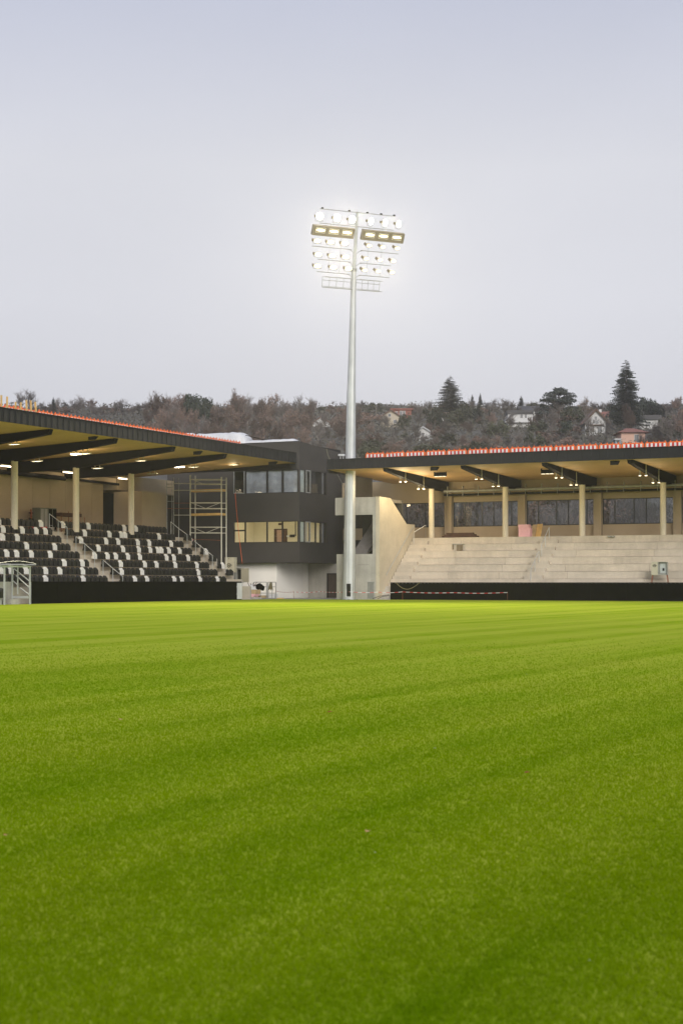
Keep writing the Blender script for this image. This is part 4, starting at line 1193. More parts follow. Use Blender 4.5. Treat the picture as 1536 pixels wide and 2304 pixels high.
mb = MB(); mb.prism([c + Vector((-.1, -.3, .01)), c + Vector((.3, -.3, .01)), c + Vector((.22, -.28, .42)), c + Vector((.02, -.28, .36))], (0, .5, 0)); mb.build('sack', MAT['white'], o)
FP = thing('site_fence', 'grey mesh fence panels in front of the white wall', 'fence', tuple(on_t(596, 1347, 110.4)))
def fence_panel(x0, x1):
    a, b = on_t(x0, 1346.5, 110.4), on_t(x1, 1310, 110.4); z0, z1 = .05, b.z
    mb = MB()
    for x in (a.x, b.x): mb.box(x - .03, x + .03, 110.37, 110.43, 0, z1)
    for z in (z0, .45, .95 if z1 > 1.1 else .7, z1): mb.box(a.x + .031, b.x - .031, 110.385, 110.415, z - .025, z + .025)
    mb.box((a.x + b.x) / 2 - .02, (a.x + b.x) / 2 + .02, 110.416, 110.44, z0, z1)
    mb.build('fence_panel', MAT['galv_dull'], FP)
fence_panel(571, 600); fence_panel(603, 620.5)
item('plastic_crate', (578, 1340, 601, 1346.8), .6, 'ply', 'low timber crate behind the fence panels', 'crate', t=110.7)
item('plastic_crate', (604, 1337, 617, 1346.6), .6, 'white', 'white box behind the right fence panel', 'box', t=110.7)
c = on_t(583, 1320, 110.25)
mb = MB(); r = random.Random(8)
def lump(mb, c, rx, ry, rz, r, nu=9, nv=6, amp=.2):
    k0 = len(mb.v)
    for j in range(nv + 1):
        ph = math.pi * j / nv
        for i in range(nu):
            q = 2 * math.pi * i / nu; a = 1 + r.uniform(-amp, amp)
            mb.v.append((c[0] + rx * a * math.sin(ph) * math.cos(q), c[1] + ry * a * math.sin(ph) * math.sin(q), c[2] + rz * a * math.cos(ph)))
    for j in range(nv):
        for i in range(nu):
            mb.face((k0 + j*nu + i, k0 + j*nu + (i+1) % nu, k0 + (j+1)*nu + (i+1) % nu, k0 + (j+1)*nu + i))
lump(mb, c, .36, .12, .24, r); lump(mb, c + Vector((.3, 0, -.1)), .22, .1, .2, r)
o = mb.build('jacket', MAT['fabric'], base=tuple(c)); tag(o, 'black jacket hung over the left fence panel', 'jacket')
c = on_t(609, 1311, 110.3); mb = MB()
for k in range(7):
    dx = -.14 + .045 * k; mb.path([c + Vector((dx * .4, 0, .02)), c + Vector((dx, -.03, -.3)), c + Vector((dx * 1.5, -.02, -.62 + .05 * (k % 3))), c + Vector((dx * .8 + .05, -.04, -.3))], .022, 5)
o = mb.build('rope_coil', M('olive rope', (.14, .12, .06), .8), base=tuple(c)); tag(o, 'olive rope coil hung on the right fence panel', 'rope')
mb = MB(); blk(mb, 622, 1345.5, 637, 1347.5, 109.2, .1)
o = mb.build('timber_batten', MAT['timber'], base=tuple(on_t(622, 1347, 109.2))); tag(o, 'short timber batten on the ground by the white wall', 'timber')

# red and white barrier tape on thin posts
tape_pts = [on_s(623, 1331.5, -62.15), on_t(661, 1332.5, 111.5), on_t(720, 1331.8, 110.4), on_t(786, 1332.2, 107.4), on_t(850, 1333, 108.7), on_t(905, 1332.3, 108.9), on_t(1020, 1334.2, 108.9), on_t(1141, 1333.8, 108.9)]
TP = thing('barrier_tape', 'red and white barrier tape strung past the floodlight mast', 'barrier tape', tuple(tape_pts[3]))
mb = MB(); acc = 0
for a, b in zip(tape_pts[:-1], tape_pts[1:]):
    n = max(2, int((b - a).length / .28))
    for k in range(n):
        p, q = a.lerp(b, k / n), a.lerp(b, (k + 1) / n)
        sag = lambda f: Vector((0, 0, -.05 * math.sin(math.pi * f)))
        p = p + sag(k / n); q = q + sag((k + 1) / n)
        mb.cur = acc % 2; acc += 1
        mb.prism([p, q, q + Vector((0, 0, .036)), p + Vector((0, 0, .036))], (0, .004, 0))
mb.build('tape', [MAT['red'], MAT['white']], TP)
for p in (tape_pts[1], tape_pts[5], tape_pts[7]): MB().tube((p.x, p.y + .02, 0), (p.x, p.y + .02, p.z + .09), .014, n=5).build('post', MAT['rust'], TP)
pts = [on_t(890 + 55 * k / 10, 1310 + 16 * math.sin(math.pi * (k / 10) ** .9), 109.62) for k in range(11)]
o = MB().path(pts, .022, 5).build('hose', M('olive hose', (.20, .17, .08), .6), base=tuple(pts[0])); tag(o, 'olive hose looped over the right hoarding', 'hose')
for k in range(2):
    a = on_t(838 + 12 * k, 1347, 108.85); b = on_t(876, 1338 + 2 * k, 109.0)
    o = MB().path([a, a.lerp(b, .4) + Vector((0, 0, .06)), b], .02, 5).build('cable', MAT['black'], base=tuple(a))
    tag(o, ('upper black cable on the ground at the stair block', 'lower black cable on the ground at the stair block')[k], 'cable', 'cables at the stair block')

# ================================================================== things on the concourses
def zc(px, py, t): return on_t(px, py, t)
ZC = row_z(ROWS)
p = on_s(70, 1165, -70.6)
o = thing('drill_stand', 'red and black core drill stand against the beige wall', 'drill stand', (p.x, p.y, ZC))
MB().box(p.x - .05, p.x + .05, p.y - .05, p.y + .05, ZC + .1, ZC + 1.75).build('mast', MAT['rust'], o)
MB().box(p.x - .1, p.x + .12, p.y - .14, p.y + .14, ZC + .75, ZC + 1.1).build('motor', MAT['black'], o)
MB().box(p.x - .04, p.x + .04, p.y - .22, p.y + .22, ZC + 1.45, ZC + 1.53).build('crossarm', MAT['black'], o)
MB().prism([(p.x - .3, p.y - .3, ZC), (p.x + .3, p.y - .3, ZC), (p.x + .1, p.y - .1, ZC + .5), (p.x - .1, p.y - .1, ZC + .5)], (0, .55, 0)).build('foot', MAT['red'], o)
MB().tube((p.x + .1, p.y + .2, ZC + .35), (p.x + .1, p.y + 1.3, ZC + .3), .03, n=5).build('handle', MAT['rust'], o)
for k, (x0, x1, y0) in enumerate(((90.5, 108, 1142), (109, 127.5, 1142.5))):
    a, b = on_s(x0, y0, -70.2), on_s(x1, y0, -70.2)
    o = thing('site_cabinet', ('green-grey cabinet against the beige wall', 'green-grey rack with dark openings by the stairs head')[k], 'cabinet', (-70.2, a.y, ZC), 0, 'cabinets on the left concourse')
    MB().box(-70.9, -70.2, a.y, b.y, ZC + .1, a.z).build('body', M('green grey paint', (.12, .13, .10), .6) , o)
    for q in range(2): MB().box(-70.198, -70.18, a.y + .06 + q * (b.y - a.y) * .48, a.y + (b.y - a.y) * (.44 + .48 * q), ZC + .35, a.z - .08).build('door', MAT['cab_grey'] if k == 0 else MAT['black'], o)
    MB().box(-70.9, -70.22, a.y + .02, b.y - .02, ZC, ZC + .1).build('plinth', MAT['black'], o)
a, b = on_s(131, 1152, -70.0), on_s(187, 1158, -70.0)
o = thing('work_trestle', 'dark plank on steel trestles behind the middle stairs', 'trestle', (-70, (a.y + b.y) / 2, ZC))
MB().box(-70.3, -69.7, a.y, b.y - .6, ZC + 1.35, ZC + 1.6).build('plank', MAT['dark_timber'], o)
mb = MB()
for y in (a.y + .1, (a.y + b.y) / 2, b.y - .1):
    mb.tube((-70.2, y, ZC), (-70.2, y, ZC + 1.75), .03, n=5)
    mb.tube((-69.8, y, ZC), (-69.8, y, ZC + 1.35), .03, n=5)
mb.tube((-69.8, a.y + .1, ZC + .2), (-69.8, (a.y + b.y) / 2, ZC + 1.2), .022, n=5); mb.tube((-69.8, a.y + .1, ZC + .9), (-69.8, b.y - .1, ZC + .9), .022, n=5)
mb.tube((-70.2, b.y - 1.2, ZC + 1.5), (-70.2, b.y, ZC + 1.5), .03, n=5)
mb.build('frame', MAT['rust'], o)
p = on_s(103, 1165, -68.5)
for k, (dy, m_, lab) in enumerate(((-.5, 'red', 'low red bucket at the head of the middle stairs'), (.35, 'cab_grey', 'grey bucket at the head of the middle stairs'))):
    y = p.y + dy
    mb = MB().tube((-68.3, y, ZC), (-68.3, y, ZC + .42), .19, .24, 12)
    o = mb.build('bucket', MAT[m_], base=(-68.3, y, ZC)); tag(o, lab, 'bucket')
    MB().path([(-68.3, y - .23, ZC + .42), (-68.3, y - .12, ZC + .55), (-68.3, y + .12, ZC + .55), (-68.3, y + .23, ZC + .42)], .008, 4).build('handle', MAT['galv'], o)
# right concourse
def slab_at(name, x0, x1, y0, t, dp, mat, label, cat, group=None, lean=0):
    a, b = on_t(x0, y0, t), on_t(x1, y0, t)
    mb = MB().prism([(a.x, t, ZC), (b.x, t, ZC), (b.x, t + lean, a.z), (a.x, t + lean, a.z)], (0, dp, 0))
    o = mb.build(name, MAT[mat], base=(a.x, t, ZC)); return tag(o, label, cat, group)
slab_at('foam_stack', 1166, 1192, 1188, 116.6, .5, 'pink', 'pink foam board stack below the windows', 'foam boards')
a = on_t(1166, 1188, 116.6); b = on_t(1189, 1180, 116.6)
o = MB().box(a.x, b.x, 116.55, 117.1, a.z + .004, b.z).build('foam_stack', MAT['pink'], base=(a.x, 116.55, a.z)); tag(o, 'shorter pink foam board lying on the pink stack', 'foam boards')
slab_at('plywood_sheet', 1193.5, 1203, 1180, 117.0, .04, 'ply', 'brown plywood sheet leaning beside the pink foam stack', 'plywood', 'plywood sheets', .5)
slab_at('plywood_sheet', 1203.5, 1215.5, 1178.5, 116.9, .04, 'timber', 'lighter plywood sheet leaning, farther from the pink foam', 'plywood', 'plywood sheets', .5)
a, b = on_t(994, 1205, 116.0), on_t(1072, 1205, 116.0)
o = thing('timber_stack', 'low stack of dark brown planks at the terrace head', 'timber', (a.x, 116, ZC))
for k in range(3): MB().box(a.x + .15 * k, b.x - .2 * k, 116.0 + .05 * k, 116.5, ZC + .12 * k + .05, ZC + .12 * k + .16).build('plank', MAT['dark_timber'], o)
c = on_t(1031, 1224, row_t(7) - .06)
o = thing('cable_bundle', 'brown cable bundle and box hanging on the terrace riser', 'cable', tuple(c))
mb = MB().box(c.x - .5, c.x + .5, c.y - .03, c.y + .02, c.z - .04, c.z + .02)
mb.build('rail', MAT['cab_grey'], o)
for dx, w, h in ((-.42, .1, .42), (-.02, .18, .75), (.12, .16, .95), (.33, .12, .5), (.2, .08, 1.0)):
    MB().box(c.x + dx - w / 2, c.x + dx + w / 2, c.y - .07 - .01 * dx, c.y - .032, c.z - h, c.z - .042).build('cable', M('brown cable', (.16, .13, .09), .7), o)
for k, x in enumerate((1370, 1378)):
    q = on_t(x, 1208, 115.0)
    o = MB().box(q.x - .12, q.x + .1, 115.0, 115.2, ZC - .12, ZC - .02).build('bracket', MAT['cab_grey'], base=(q.x, 115, ZC)); o.parent = RS; o.location = Vector((q.x, 115, ZC)) - RS.location

# ================================================================== team dugout at the left edge
DG = thing('dugout', 'galvanised dugout frame with a clear roof at the left edge', 'dugout', (-59.6, 74, 0))
ye = 77.4
mb = MB()
for y in (ye, ye - 2.4, ye - 4.8, ye - 7.2):
    for s, h in ((-59.0, 2.2), (-60.3, 2.2)):
        MB().box(s - .04, s + .04, y - .04, y + .04, 0, h).build('post', MAT['galv'], DG)
for s in (-59.0, -60.3): MB().box(s - .05, s + .05, ye - 7.3, ye + .05, 2.202, 2.3).build('roof_beam', MAT['galv'], DG)
MB().box(-60.6, -58.5, ye - 7.5, ye + .3, 2.32, 2.335).build('roof_sheet', M_glass('clear plastic sheet', (.8, .84, .83), .03), DG)
for y in (ye, ye - 1.2, ye - 2.4, ye - 3.6, ye - 4.8): MB().box(-60.55, -58.55, y - .03, y + .03, 2.338, 2.40).build('rafter', MAT['galv'], DG)
pts = [Vector((-58.55, ye - 3.5 + .5 * k, 2.42 + .14 * math.sin(math.pi * k / 7))) for k in range(8)]
MB().path(pts, .014, 5).build('roof_tube', MAT['galv'], DG)
for (x0, y0, x1, y1) in ((32, 1280, 68, 1309), (36, 1295, 68, 1324), (28, 1306, 40, 1316), (46, 1323, 68, 1340)):
    MB().tube(on_t(x0, y0, ye), on_t(x1, y1, ye), .035, n=6).build('brace', MAT['galv'], DG)
p = on_t(40, 1278, ye); MB().box(p.x - .03, p.x + .03, ye - .03, ye + .03, .6, 2.2).build('post', MAT['galv'], DG)
MB().box(-60.28, -59.1, ye - .02, ye + .02, .35, .5).build('lower_rail', MAT['galv'], DG)
MB().box(-60.5, -60.38, ye - 7.3, ye + .1, 0, 1.35).build('back_wall', MAT['concrete'], DG)
MB().box(-60.3, -59.7, ye - .9, ye - .1, 0, .3).build('step', MAT['concrete'], DG)
bench = seat_mesh('bench_seat', MAT['seat_black'])
for k in range(4):
    o = inst('bench_seat', bench, None, (-59.55, 75.4 - .62 * k, .42), 0, (1.25, 1.25, 1.25))
    tag(o, f'large black dugout seat, {ordn(k + 1)} from the right', 'bench seat', 'dugout seats')
    MB().box(-.06, .0, -.03, .03, -.336, .02).build('leg', MAT['galv'], o, local=True)

# fallen leaves on the turf
lr = random.Random(2)
lm = {}
for nm, c_ in (('red', (.30, .05, .02)), ('tan', (.42, .22, .06)), ('pale', (.5, .5, .3))):
    mb = MB(); mb.v += [(0, -.05, .004), (.03, -.01, .02), (.035, .02, .012), (0, .06, .006), (-.035, .02, .018), (-.03, -.01, .008)]; mb.face((0, 1, 2, 3)); mb.face((0, 3, 4, 5))
    lm[nm] = mb.mesh('fallen_leaf', M('fallen leaf ' + nm, c_, .7))
for k, (px, py, nm, sc_) in enumerate(((741, 1611, 'red', 1.3), (1185, 1751, 'red', 1.0), (827, 1887, 'tan', .9), (272, 1628, 'tan', 1.2), (977, 1694, 'pale', .45), (1184, 1523, 'pale', .5), (1325, 2184, 'pale', .2), (843, 1935, 'pale', .25), (1077, 1414, 'red', 1.4), (14, 1895, 'tan', .7))):
    d = F * EYE / (py - HZ); p = on_d(px, py, d)
    o = inst('fallen_leaf', lm[nm], None, (p.x, p.y, .035), lr.uniform(0, 6), (sc_ * .55,) * 3)
    words = ('red leaf on the turf straight below the mast', 'red leaf lying on the right half of the turf', 'orange-brown leaf near the middle of the turf', 'brown leaf lying on the left half of the turf', 'pale leaf right of the middle of the turf', 'pale speck of leaf far out on the right turf', 'small pale leaf in the near right corner of the turf', 'small pale leaf beside the orange-brown leaf', 'red leaf far out on the turf', 'brown leaf at the left edge of the turf')
    tag(o, words[k], 'leaf', 'fallen leaves on the turf')

# ================================================================== woods and houses on the hill
MAT['bark'] = M('grey-brown bark', (0.15, 0.132, 0.118), .9, 0, .3, 2)
MAT['twig'] = M('bare twigs', (0.165, 0.142, 0.128), .9, 0, .3, .3)
MAT['brownleaf'] = M('withered brown leaves', (0.190, 0.128, 0.100), .85, 0, .4, .25)
MAT['needle'] = M('dark conifer needles', (0.040, 0.052, 0.038), .85, 0, .4, .4)
MAT['needle2'] = M('blue-green needles', (0.050, 0.062, 0.054), .85, 0, .4, .4)
MAT['olive'] = M('olive evergreen leaves', (0.075, 0.080, 0.048), .85, 0, .4, .4)
MAT['tanleaf'] = M('tan autumn leaves', (0.20, 0.12, 0.06), .85, 0, .3, .4)

def vary(m, lo, hi):
    n, L = m.node_tree.nodes, m.node_tree.links
    p = next(x for x in n if x.type == 'BSDF_PRINCIPLED'); src = p.inputs['Base Color'].links[0].from_socket
    oi = n.new('ShaderNodeObjectInfo'); k = n.new('ShaderNodeMapRange'); k.inputs['To Min'].default_value = lo; k.inputs['To Max'].default_value = hi
    s = n.new('ShaderNodeVectorMath'); s.operation = 'SCALE'
    L.new(oi.outputs['Random'], k.inputs['Value']); L.new(src, s.inputs[0]); L.new(k.outputs[0], s.inputs['Scale']); L.new(s.outputs[0], p.inputs['Base Color'])
for q in ('twig', 'brownleaf', 'bark', 'olive', 'needle'): vary(MAT[q], .45, 1.25)
def leaf_quads(mb, pts, size, r, flat=0.0):
    for p in pts:
        s = size * r.uniform(.6, 1.3)
        a = Vector((r.gauss(0, 1), r.gauss(0, 1), r.gauss(0, 1) * (1 - flat))).normalized()
        b = a.cross(Vector((r.gauss(0, 1), r.gauss(0, 1), r.gauss(0, 1)))).normalized()
        mb.v += [tuple(p - a * s), tuple(p + b * s * .55), tuple(p + a * s), tuple(p - b * s * .55)]
        k = len(mb.v) - 4; mb.face((k, k + 1, k + 2, k + 3))
def tree_bare(seed, H=1.0, spread=.5, leaves=None, nleaf=0, lsize=.02, upright=.55, twigs=True):
    """unit-height deciduous tree: trunk mesh with limbs and a crown of twigs (and leaves)"""
    r = random.Random(seed)
    tr = MB(); tw = MB(); tips = []
    def grow(p, dirn, L, rad, lev):
        n = 3 if lev < 2 else 2
        q = p
        for k in range(n):
            d2 = (dirn + Vector((r.gauss(0, .12), r.gauss(0, .12), r.gauss(0, .08) + .06))).normalized()
            e_ = q + d2 * (L / n)
            (tr if lev < 3 else tw).tube(q, e_, rad * (1 - .3 * k / n), rad * (1 - .3 * (k + 1) / n), 5 if lev == 0 else 3, False)
            if lev < 4 and (k > 0 or lev > 0):
                for _ in range(2 if lev < 3 else 3):
                    an = r.uniform(0, 6.283); side = Vector((math.cos(an), math.sin(an), r.uniform(-.1, .5)))
                    nd = (d2 * upright + side * spread * r.uniform(.7, 1.3)).normalized()
                    grow(e_ if r.random() < .5 else q.lerp(e_, r.random()), nd, L * r.uniform(.55, .75), rad * (.5 if lev else .45), lev + 1)
            if lev >= 3: tips.append(e_)
            q, dirn = e_, d2
    grow(Vector((0, 0, -.02)), Vector((0, 0, 1)), .42, .030, 0)
    grow(Vector((0, 0, .38)), Vector((r.gauss(0, .1), r.gauss(0, .1), 1)), .3, .020, 1)
    if twigs:
        for p in tips:
            for _ in range(2):
                d = Vector((r.gauss(0, 1), r.gauss(0, 1), r.gauss(.4, .8))).normalized() * r.uniform(.03, .075)
                w = Vector((-d.y, d.x, 0)).normalized() * .0024
                k = len(tw.v); tw.v += [tuple(p - w), tuple(p + w), tuple(p + d)]; tw.face((k, k + 1, k + 2))
    mats = [MAT['twig']]
    if nleaf:
        tw.cur = 1; mats.append(leaves)
        leaf_quads(tw, [r.choice(tips) + Vector((r.gauss(0, .022), r.gauss(0, .022), r.gauss(0, .022))) for _ in range(nleaf)], lsize, r)
    zt = max(max(v[2] for v in tr.v), max(v[2] for v in tw.v))
    for mb in (tr, tw): mb.v = [(x / zt, y / zt, z / zt) for x, y, z in mb.v]
    return tr.mesh('trunk', MAT['bark']), tw.mesh('crown', mats)
def tree_spruce(seed, mat, wid=.2, bare=.12, droop=.25, n=46, dens=1.7):
    r = random.Random(seed); tr = MB(); cr = MB()
    tr.tube((0, 0, -.02), (0, 0, .97), .017, .003, 6, False)
    for i in range(n):
        f = i / (n - 1); z = bare + (1 - bare) * f ** .95
        L = wid * (1 - f) ** .8 * r.uniform(.8, 1.12) + .012
        for k in range(int(7 * dens) if f < .85 else 4):
            an = r.uniform(0, 6.283); dv = Vector((math.cos(an), math.sin(an), 0)); l = L * r.uniform(.65, 1.15)
            tr.tube((0, 0, z), dv * l * .9 + Vector((0, 0, z - droop * l + .01)), .0022, .0006, 3, False)
            m_ = 7
            for j in range(m_):
                g = (j + .7) / m_; c = dv * (l * g) + Vector((0, 0, z - droop * l * g * g + (.25 * l * max(0, g - .75))))
                sd = Vector((-dv.y, dv.x, 0))
                for sg in (-1, 1):
                    w = l * .30 * (1.1 - g * .7) * r.uniform(.6, 1.2)
                    e1 = c + sd * (sg * w) + dv * w * .35 + Vector((0, 0, -w * .55 + r.uniform(-.004, .004)))
                    cr.v += [tuple(c - dv * .006), tuple(c + dv * .014 + Vector((0, 0, .004))), tuple(e1)]
                    q = len(cr.v) - 3; cr.face((q, q + 1, q + 2))
    return tr.mesh('trunk', MAT['bark']), cr.mesh('crown', mat)
def tree_cedar(seed, mat):
    """broad flat-layered conifer on a forked trunk"""
    r = random.Random(seed); tr = MB(); cr = MB()
    tr.tube((0, 0, -.02), (.01, 0, .35), .03, .024, 6, False)
    lays = []
    for k in range(34):
        an = k * 2.4 + r.uniform(-.4, .4); z = .34 + .60 * r.random() ** .9; R = .42 * (1 - max(0, z - .60) * 1.9) * r.uniform(.3, 1)
        e_ = Vector((math.cos(an) * R, math.sin(an) * R, z)); tr.path([(.01, 0, .3 + .3 * (z - .4)), (e_.x * .5, e_.y * .5, z - .08), tuple(e_)], .008, 4)
        lays.append((e_, r.uniform(.12, .2)))
    lays.append((Vector((0, 0, .96)), .14))
    for c, R in lays:
        pts = []
        for _ in range(190):
            an = r.uniform(0, 6.283); q = math.sqrt(r.random()) * R
            pts.append(c + Vector((math.cos(an) * q, math.sin(an) * q, r.gauss(0, .016) - q * q * .6)))
        leaf_quads(cr, pts, .022, r, .6)
    return tr.mesh('trunk', MAT['bark']), cr.mesh('crown', mat)
def tree_round(seed, mat, n=1500, w=.34, z0=.12, size=.035):
    """evergreen or bush: clumped leaves round several stems"""
    r = random.Random(seed); tr = MB(); cr = MB(); cl = []
    for k in range(15):
        an = r.uniform(0, 6.283); q = math.sqrt(r.random()) * w * .75; z = z0 + (1 - z0) * (.2 + .72 * r.random()) * (1 - .45 * (q / w) ** 2)
        c = Vector((math.cos(an) * q, math.sin(an) * q, z)); cl.append((c, r.uniform(.10, .2)))
        tr.path([(0, 0, -.02), (c.x * .4, c.y * .4, z * .5), tuple(c)], .007, 4)
    pts = []
    for _ in range(n):
        c, R = r.choice(cl); v = Vector((r.gauss(0, 1), r.gauss(0, 1), r.gauss(0, .8))).normalized() * R * r.random() ** .4
        p = c + v
        if p.z > .02: pts.append(p)
    leaf_quads(cr, pts, size, r)
    zt = max(v[2] for v in cr.v); tr.v = [(x, y, z / zt) for x, y, z in tr.v]; cr.v = [(x, y, z / zt) for x, y, z in cr.v]
    return tr.mesh('trunk', MAT['bark']), cr.mesh('crown', mat)
KIND = {
    'bare': [tree_bare(s, spread=.62) for s in (1, 2, 3)],
    'bare_tall': [tree_bare(s, spread=.42, upright=.7) for s in (4, 5)],
    'brown': [tree_bare(s, spread=.6, leaves=MAT['brownleaf'], nleaf=2600, lsize=.020) for s in (6, 7, 8)],
    'tan': [tree_bare(s, spread=.45, leaves=MAT['tanleaf'], nleaf=900, lsize=.018) for s in (9,)],
    'spruce': [tree_spruce(s, MAT['needle'], .25) for s in (1, 2)],
    'spruce_wide': [tree_spruce(3, MAT['needle2'], .33, .1, .15, 40)],
    'thuja': [tree_spruce(5, MAT['needle'], .17, .02, -.6, 40)],
    'cedar': [tree_cedar(1, MAT['needle2'])],
    'pine': [tree_round(4, MAT['needle'], 1900, .33, .25, .032)],
    'bush': [tree_round(s, MAT['olive'], 1300, .55, .02, .05) for s in (1, 2)],
    'brownbush': [tree_round(s, MAT['brownleaf'], 1100, .6, .02, .045) for s in (3,)],
}
NAMES = {'bare': 'bare_tree', 'bare_tall': 'bare_tree', 'brown': 'brown_leaved_tree', 'tan': 'tan_leaved_tree', 'spruce': 'spruce_tree', 'spruce_wide': 'spruce_tree', 'thuja': 'thuja_tree', 'cedar': 'cedar_tree', 'pine': 'pine_tree', 'bush': 'evergreen_bush', 'brownbush': 'brown_bush'}
tree_count = {}
def plant(kind, s, t, z, h, label=None, group=None, wid=1.0, v=None):
    vs_ = KIND[kind]; trk, crn = vs_[rt.randrange(len(vs_)) if v is None else v]
    o = thing(NAMES[kind], label or '', 'bush' if 'bush' in kind else 'tree', (s, t, z), rt.uniform(0, 6.28), group)
    for nm, me in (('trunk', trk), ('crown', crn)):
        c = inst(nm, me, o); c.scale = (h * wid, h * wid, h)
    return o
rt = random.Random(21)
def at_px(px, y_top, y_base, kind, label, group=None, wid=1.0, v=None, dd=None):
    d = dd or d_from_y(y_base); b = on_d(px, y_base, d)
    zg = hill(b.x, b.y)
    top = EYE + (HZ - y_top) * d / F
    return plant(kind, b.x, b.y, zg - .3, top - zg + .3, label, group, wid, v)
# the trees that stand out
at_px(1408, 811, 968, 'spruce', 'tallest spruce on the hill, pointed and dark, above the modern white house', wid=1.3, v=0)
at_px(1012, 846, 940, 'spruce_wide', 'broad dark spruce on the ridge right of the mast', wid=1.5)
at_px(1257, 871, 958, 'cedar', 'flat-topped dark cedar on the ridge between the white and gabled houses', wid=1.1)
EVG = ('left of the broad spruce', 'at the right foot of the broad spruce', 'before the pale long roof', 'columnar, right of the pale long roof', 'touching the cedar on its left', 'at the right foot of the cedar', 'touching the tallest spruce on its left', 'right of the modern white house', 'low, near the right edge', 'low, under the curved-roof house', 'low, under the cedar', 'right of the cream gabled house')
for k, (px, yt, yb, kd) in enumerate(((985, 925, 965, 'pine'), (1030, 918, 962, 'bush'), (1062, 915, 958, 'pine'), (1100, 918, 955, 'thuja'), (1226, 905, 955, 'pine'), (1288, 912, 962, 'bush'), (1386, 905, 965, 'pine'), (1470, 905, 962, 'pine'), (1505, 930, 985, 'bush'), (1120, 945, 990, 'bush'), (1275, 945, 990, 'pine'), (912, 930, 968, 'bush'))):
    at_px(px, yt, yb, kd, f'dark evergreen among the hillside houses, {EVG[k]}', 'dark evergreens among the houses', rt.uniform(.8, 1.1))
at_px(1322, 925, 985, 'bare', 'bare tree before the left half of the timber-trimmed house', wid=.8)
at_px(1364, 930, 985, 'bare', 'bare tree before the right corner of the timber-trimmed house', wid=.8)
at_px(1146, 925, 978, 'bare', 'bare tree before the left end of the long balcony', wid=.8)
at_px(1194, 932, 980, 'brown', 'brown-leaved tree before the right end of the long balcony', wid=.8)
at_px(866, 925, 970, 'bare', 'bare tree before the cream gabled house', wid=.9)
at_px(940, 960, 1000, 'bare', 'bare tree before the small white gable', wid=.9)
at_px(1314, 889, 945, 'tan', 'thin tan-leaved tree next to the flat-topped cedar', wid=1.0)
at_px(1172, 890, 930, 'spruce', 'small round-topped conifer behind the curved-roof white house', wid=1.3)
at_px(1062, 888, 925, 'thuja', 'narrow conifer on the ridge, wider of the pair right of the broad spruce', wid=1.3)
at_px(1080, 884, 925, 'spruce', 'slim pointed conifer on the ridge, thinner of the pair', wid=.8)
at_px(1048, 912, 962, 'bush', 'dark rounded evergreen right of the broad spruce', wid=.9)
at_px(1076, 905, 955, 'thuja', 'dark green columnar thuja before the pale long roof', wid=1.6)
at_px(1455, 892, 960, 'pine', 'dark conifer behind the modern white house', wid=.9)
at_px(1492, 912, 955, 'thuja', 'narrow dark thuja right of the modern white house', wid=1.2)
at_px(1478, 940, 1010, 'bare', 'bare branching tree right of the peach house', wid=.9)
at_px(1512, 920, 1012, 'bare', 'bare tree at the right edge of the hill', wid=.8)
at_px(1534, 908, 1000, 'brown', 'brown tree cut by the right edge of the picture', wid=.8)
at_px(1408, 900, 985, 'brown', 'reddish brown tree in front of the tallest spruce', wid=.55)
at_px(1240, 905, 985, 'bare', 'bare tree in front of the flat-topped cedar', wid=.7)
at_px(1112, 893, 930, 'bare', 'bare round tree behind the pale long roof', wid=1.0)
at_px(1135, 902, 940, 'bare', 'bare tree left of the curved-roof white house', wid=1.0)
at_px(1205, 905, 950, 'bare', 'bare tree right of the curved-roof white house', wid=1.0)
at_px(945, 905, 948, 'bare', 'low bare round tree right of the red-brown house', wid=1.3)
at_px(975, 915, 965, 'bush', 'dark olive bush below the low bare round tree', wid=1.1)
at_px(1000, 935, 990, 'bare', 'bare tree above the small white gable', wid=.9)
at_px(1440, 968, 1015, 'bare', 'bare tree in front of the peach house', wid=.8)
at_px(64, 871, 925, 'bare', 'bare round-crowned tree on the ridge above the timber battens', wid=1.0, v=0)
at_px(46, 874, 925, 'bare', 'bare tree left of the round-crowned one above the timber battens', wid=.9, v=1)
at_px(120, 893, 935, 'spruce', 'dark narrow conifer in the left ridge trees', wid=1.0)
at_px(430, 882, 975, 'pine', 'dark pine rising out of the brown wood, larger of two', wid=.85)
at_px(462, 890, 978, 'pine', 'dark pine beside the larger pine in the brown wood', wid=.7)
at_px(526, 885, 960, 'spruce', 'dark spruce tip above the brown wood', wid=.95)
at_px(360, 884, 975, 'brown', 'tall airy brown tree at the left end of the wood', wid=.75, v=0)
for k, (px, yt) in enumerate(((812, 900), (834, 906), (926, 901), (968, 897), (1092, 899), (1133, 892), (1152, 898), (1216, 901), (1332, 899), (1352, 905), (1366, 900), (1502, 903), (1526, 897))):
    at_px(px, yt, 930, 'bare' if k % 3 else 'bare_tall', f'tall bare tree breaking the right skyline, {ordn(k + 1)} from the mast', 'bare trees of the right skyline', rt.uniform(1.1, 1.5))
# ridge line of bare trees, left
x = 96; k = 0
while x < 345:
    at_px(x, rt.uniform(890, 904) + (8 if x > 190 else 0), rt.uniform(925, 945), 'bare' if rt.random() < .8 else 'bare_tall', f'bare tree on the left ridge, {ordn(k + 1)} from the round-crowned tree', 'bare trees of the left ridge', rt.uniform(.8, 1.2))
    x += rt.uniform(14, 22); k += 1
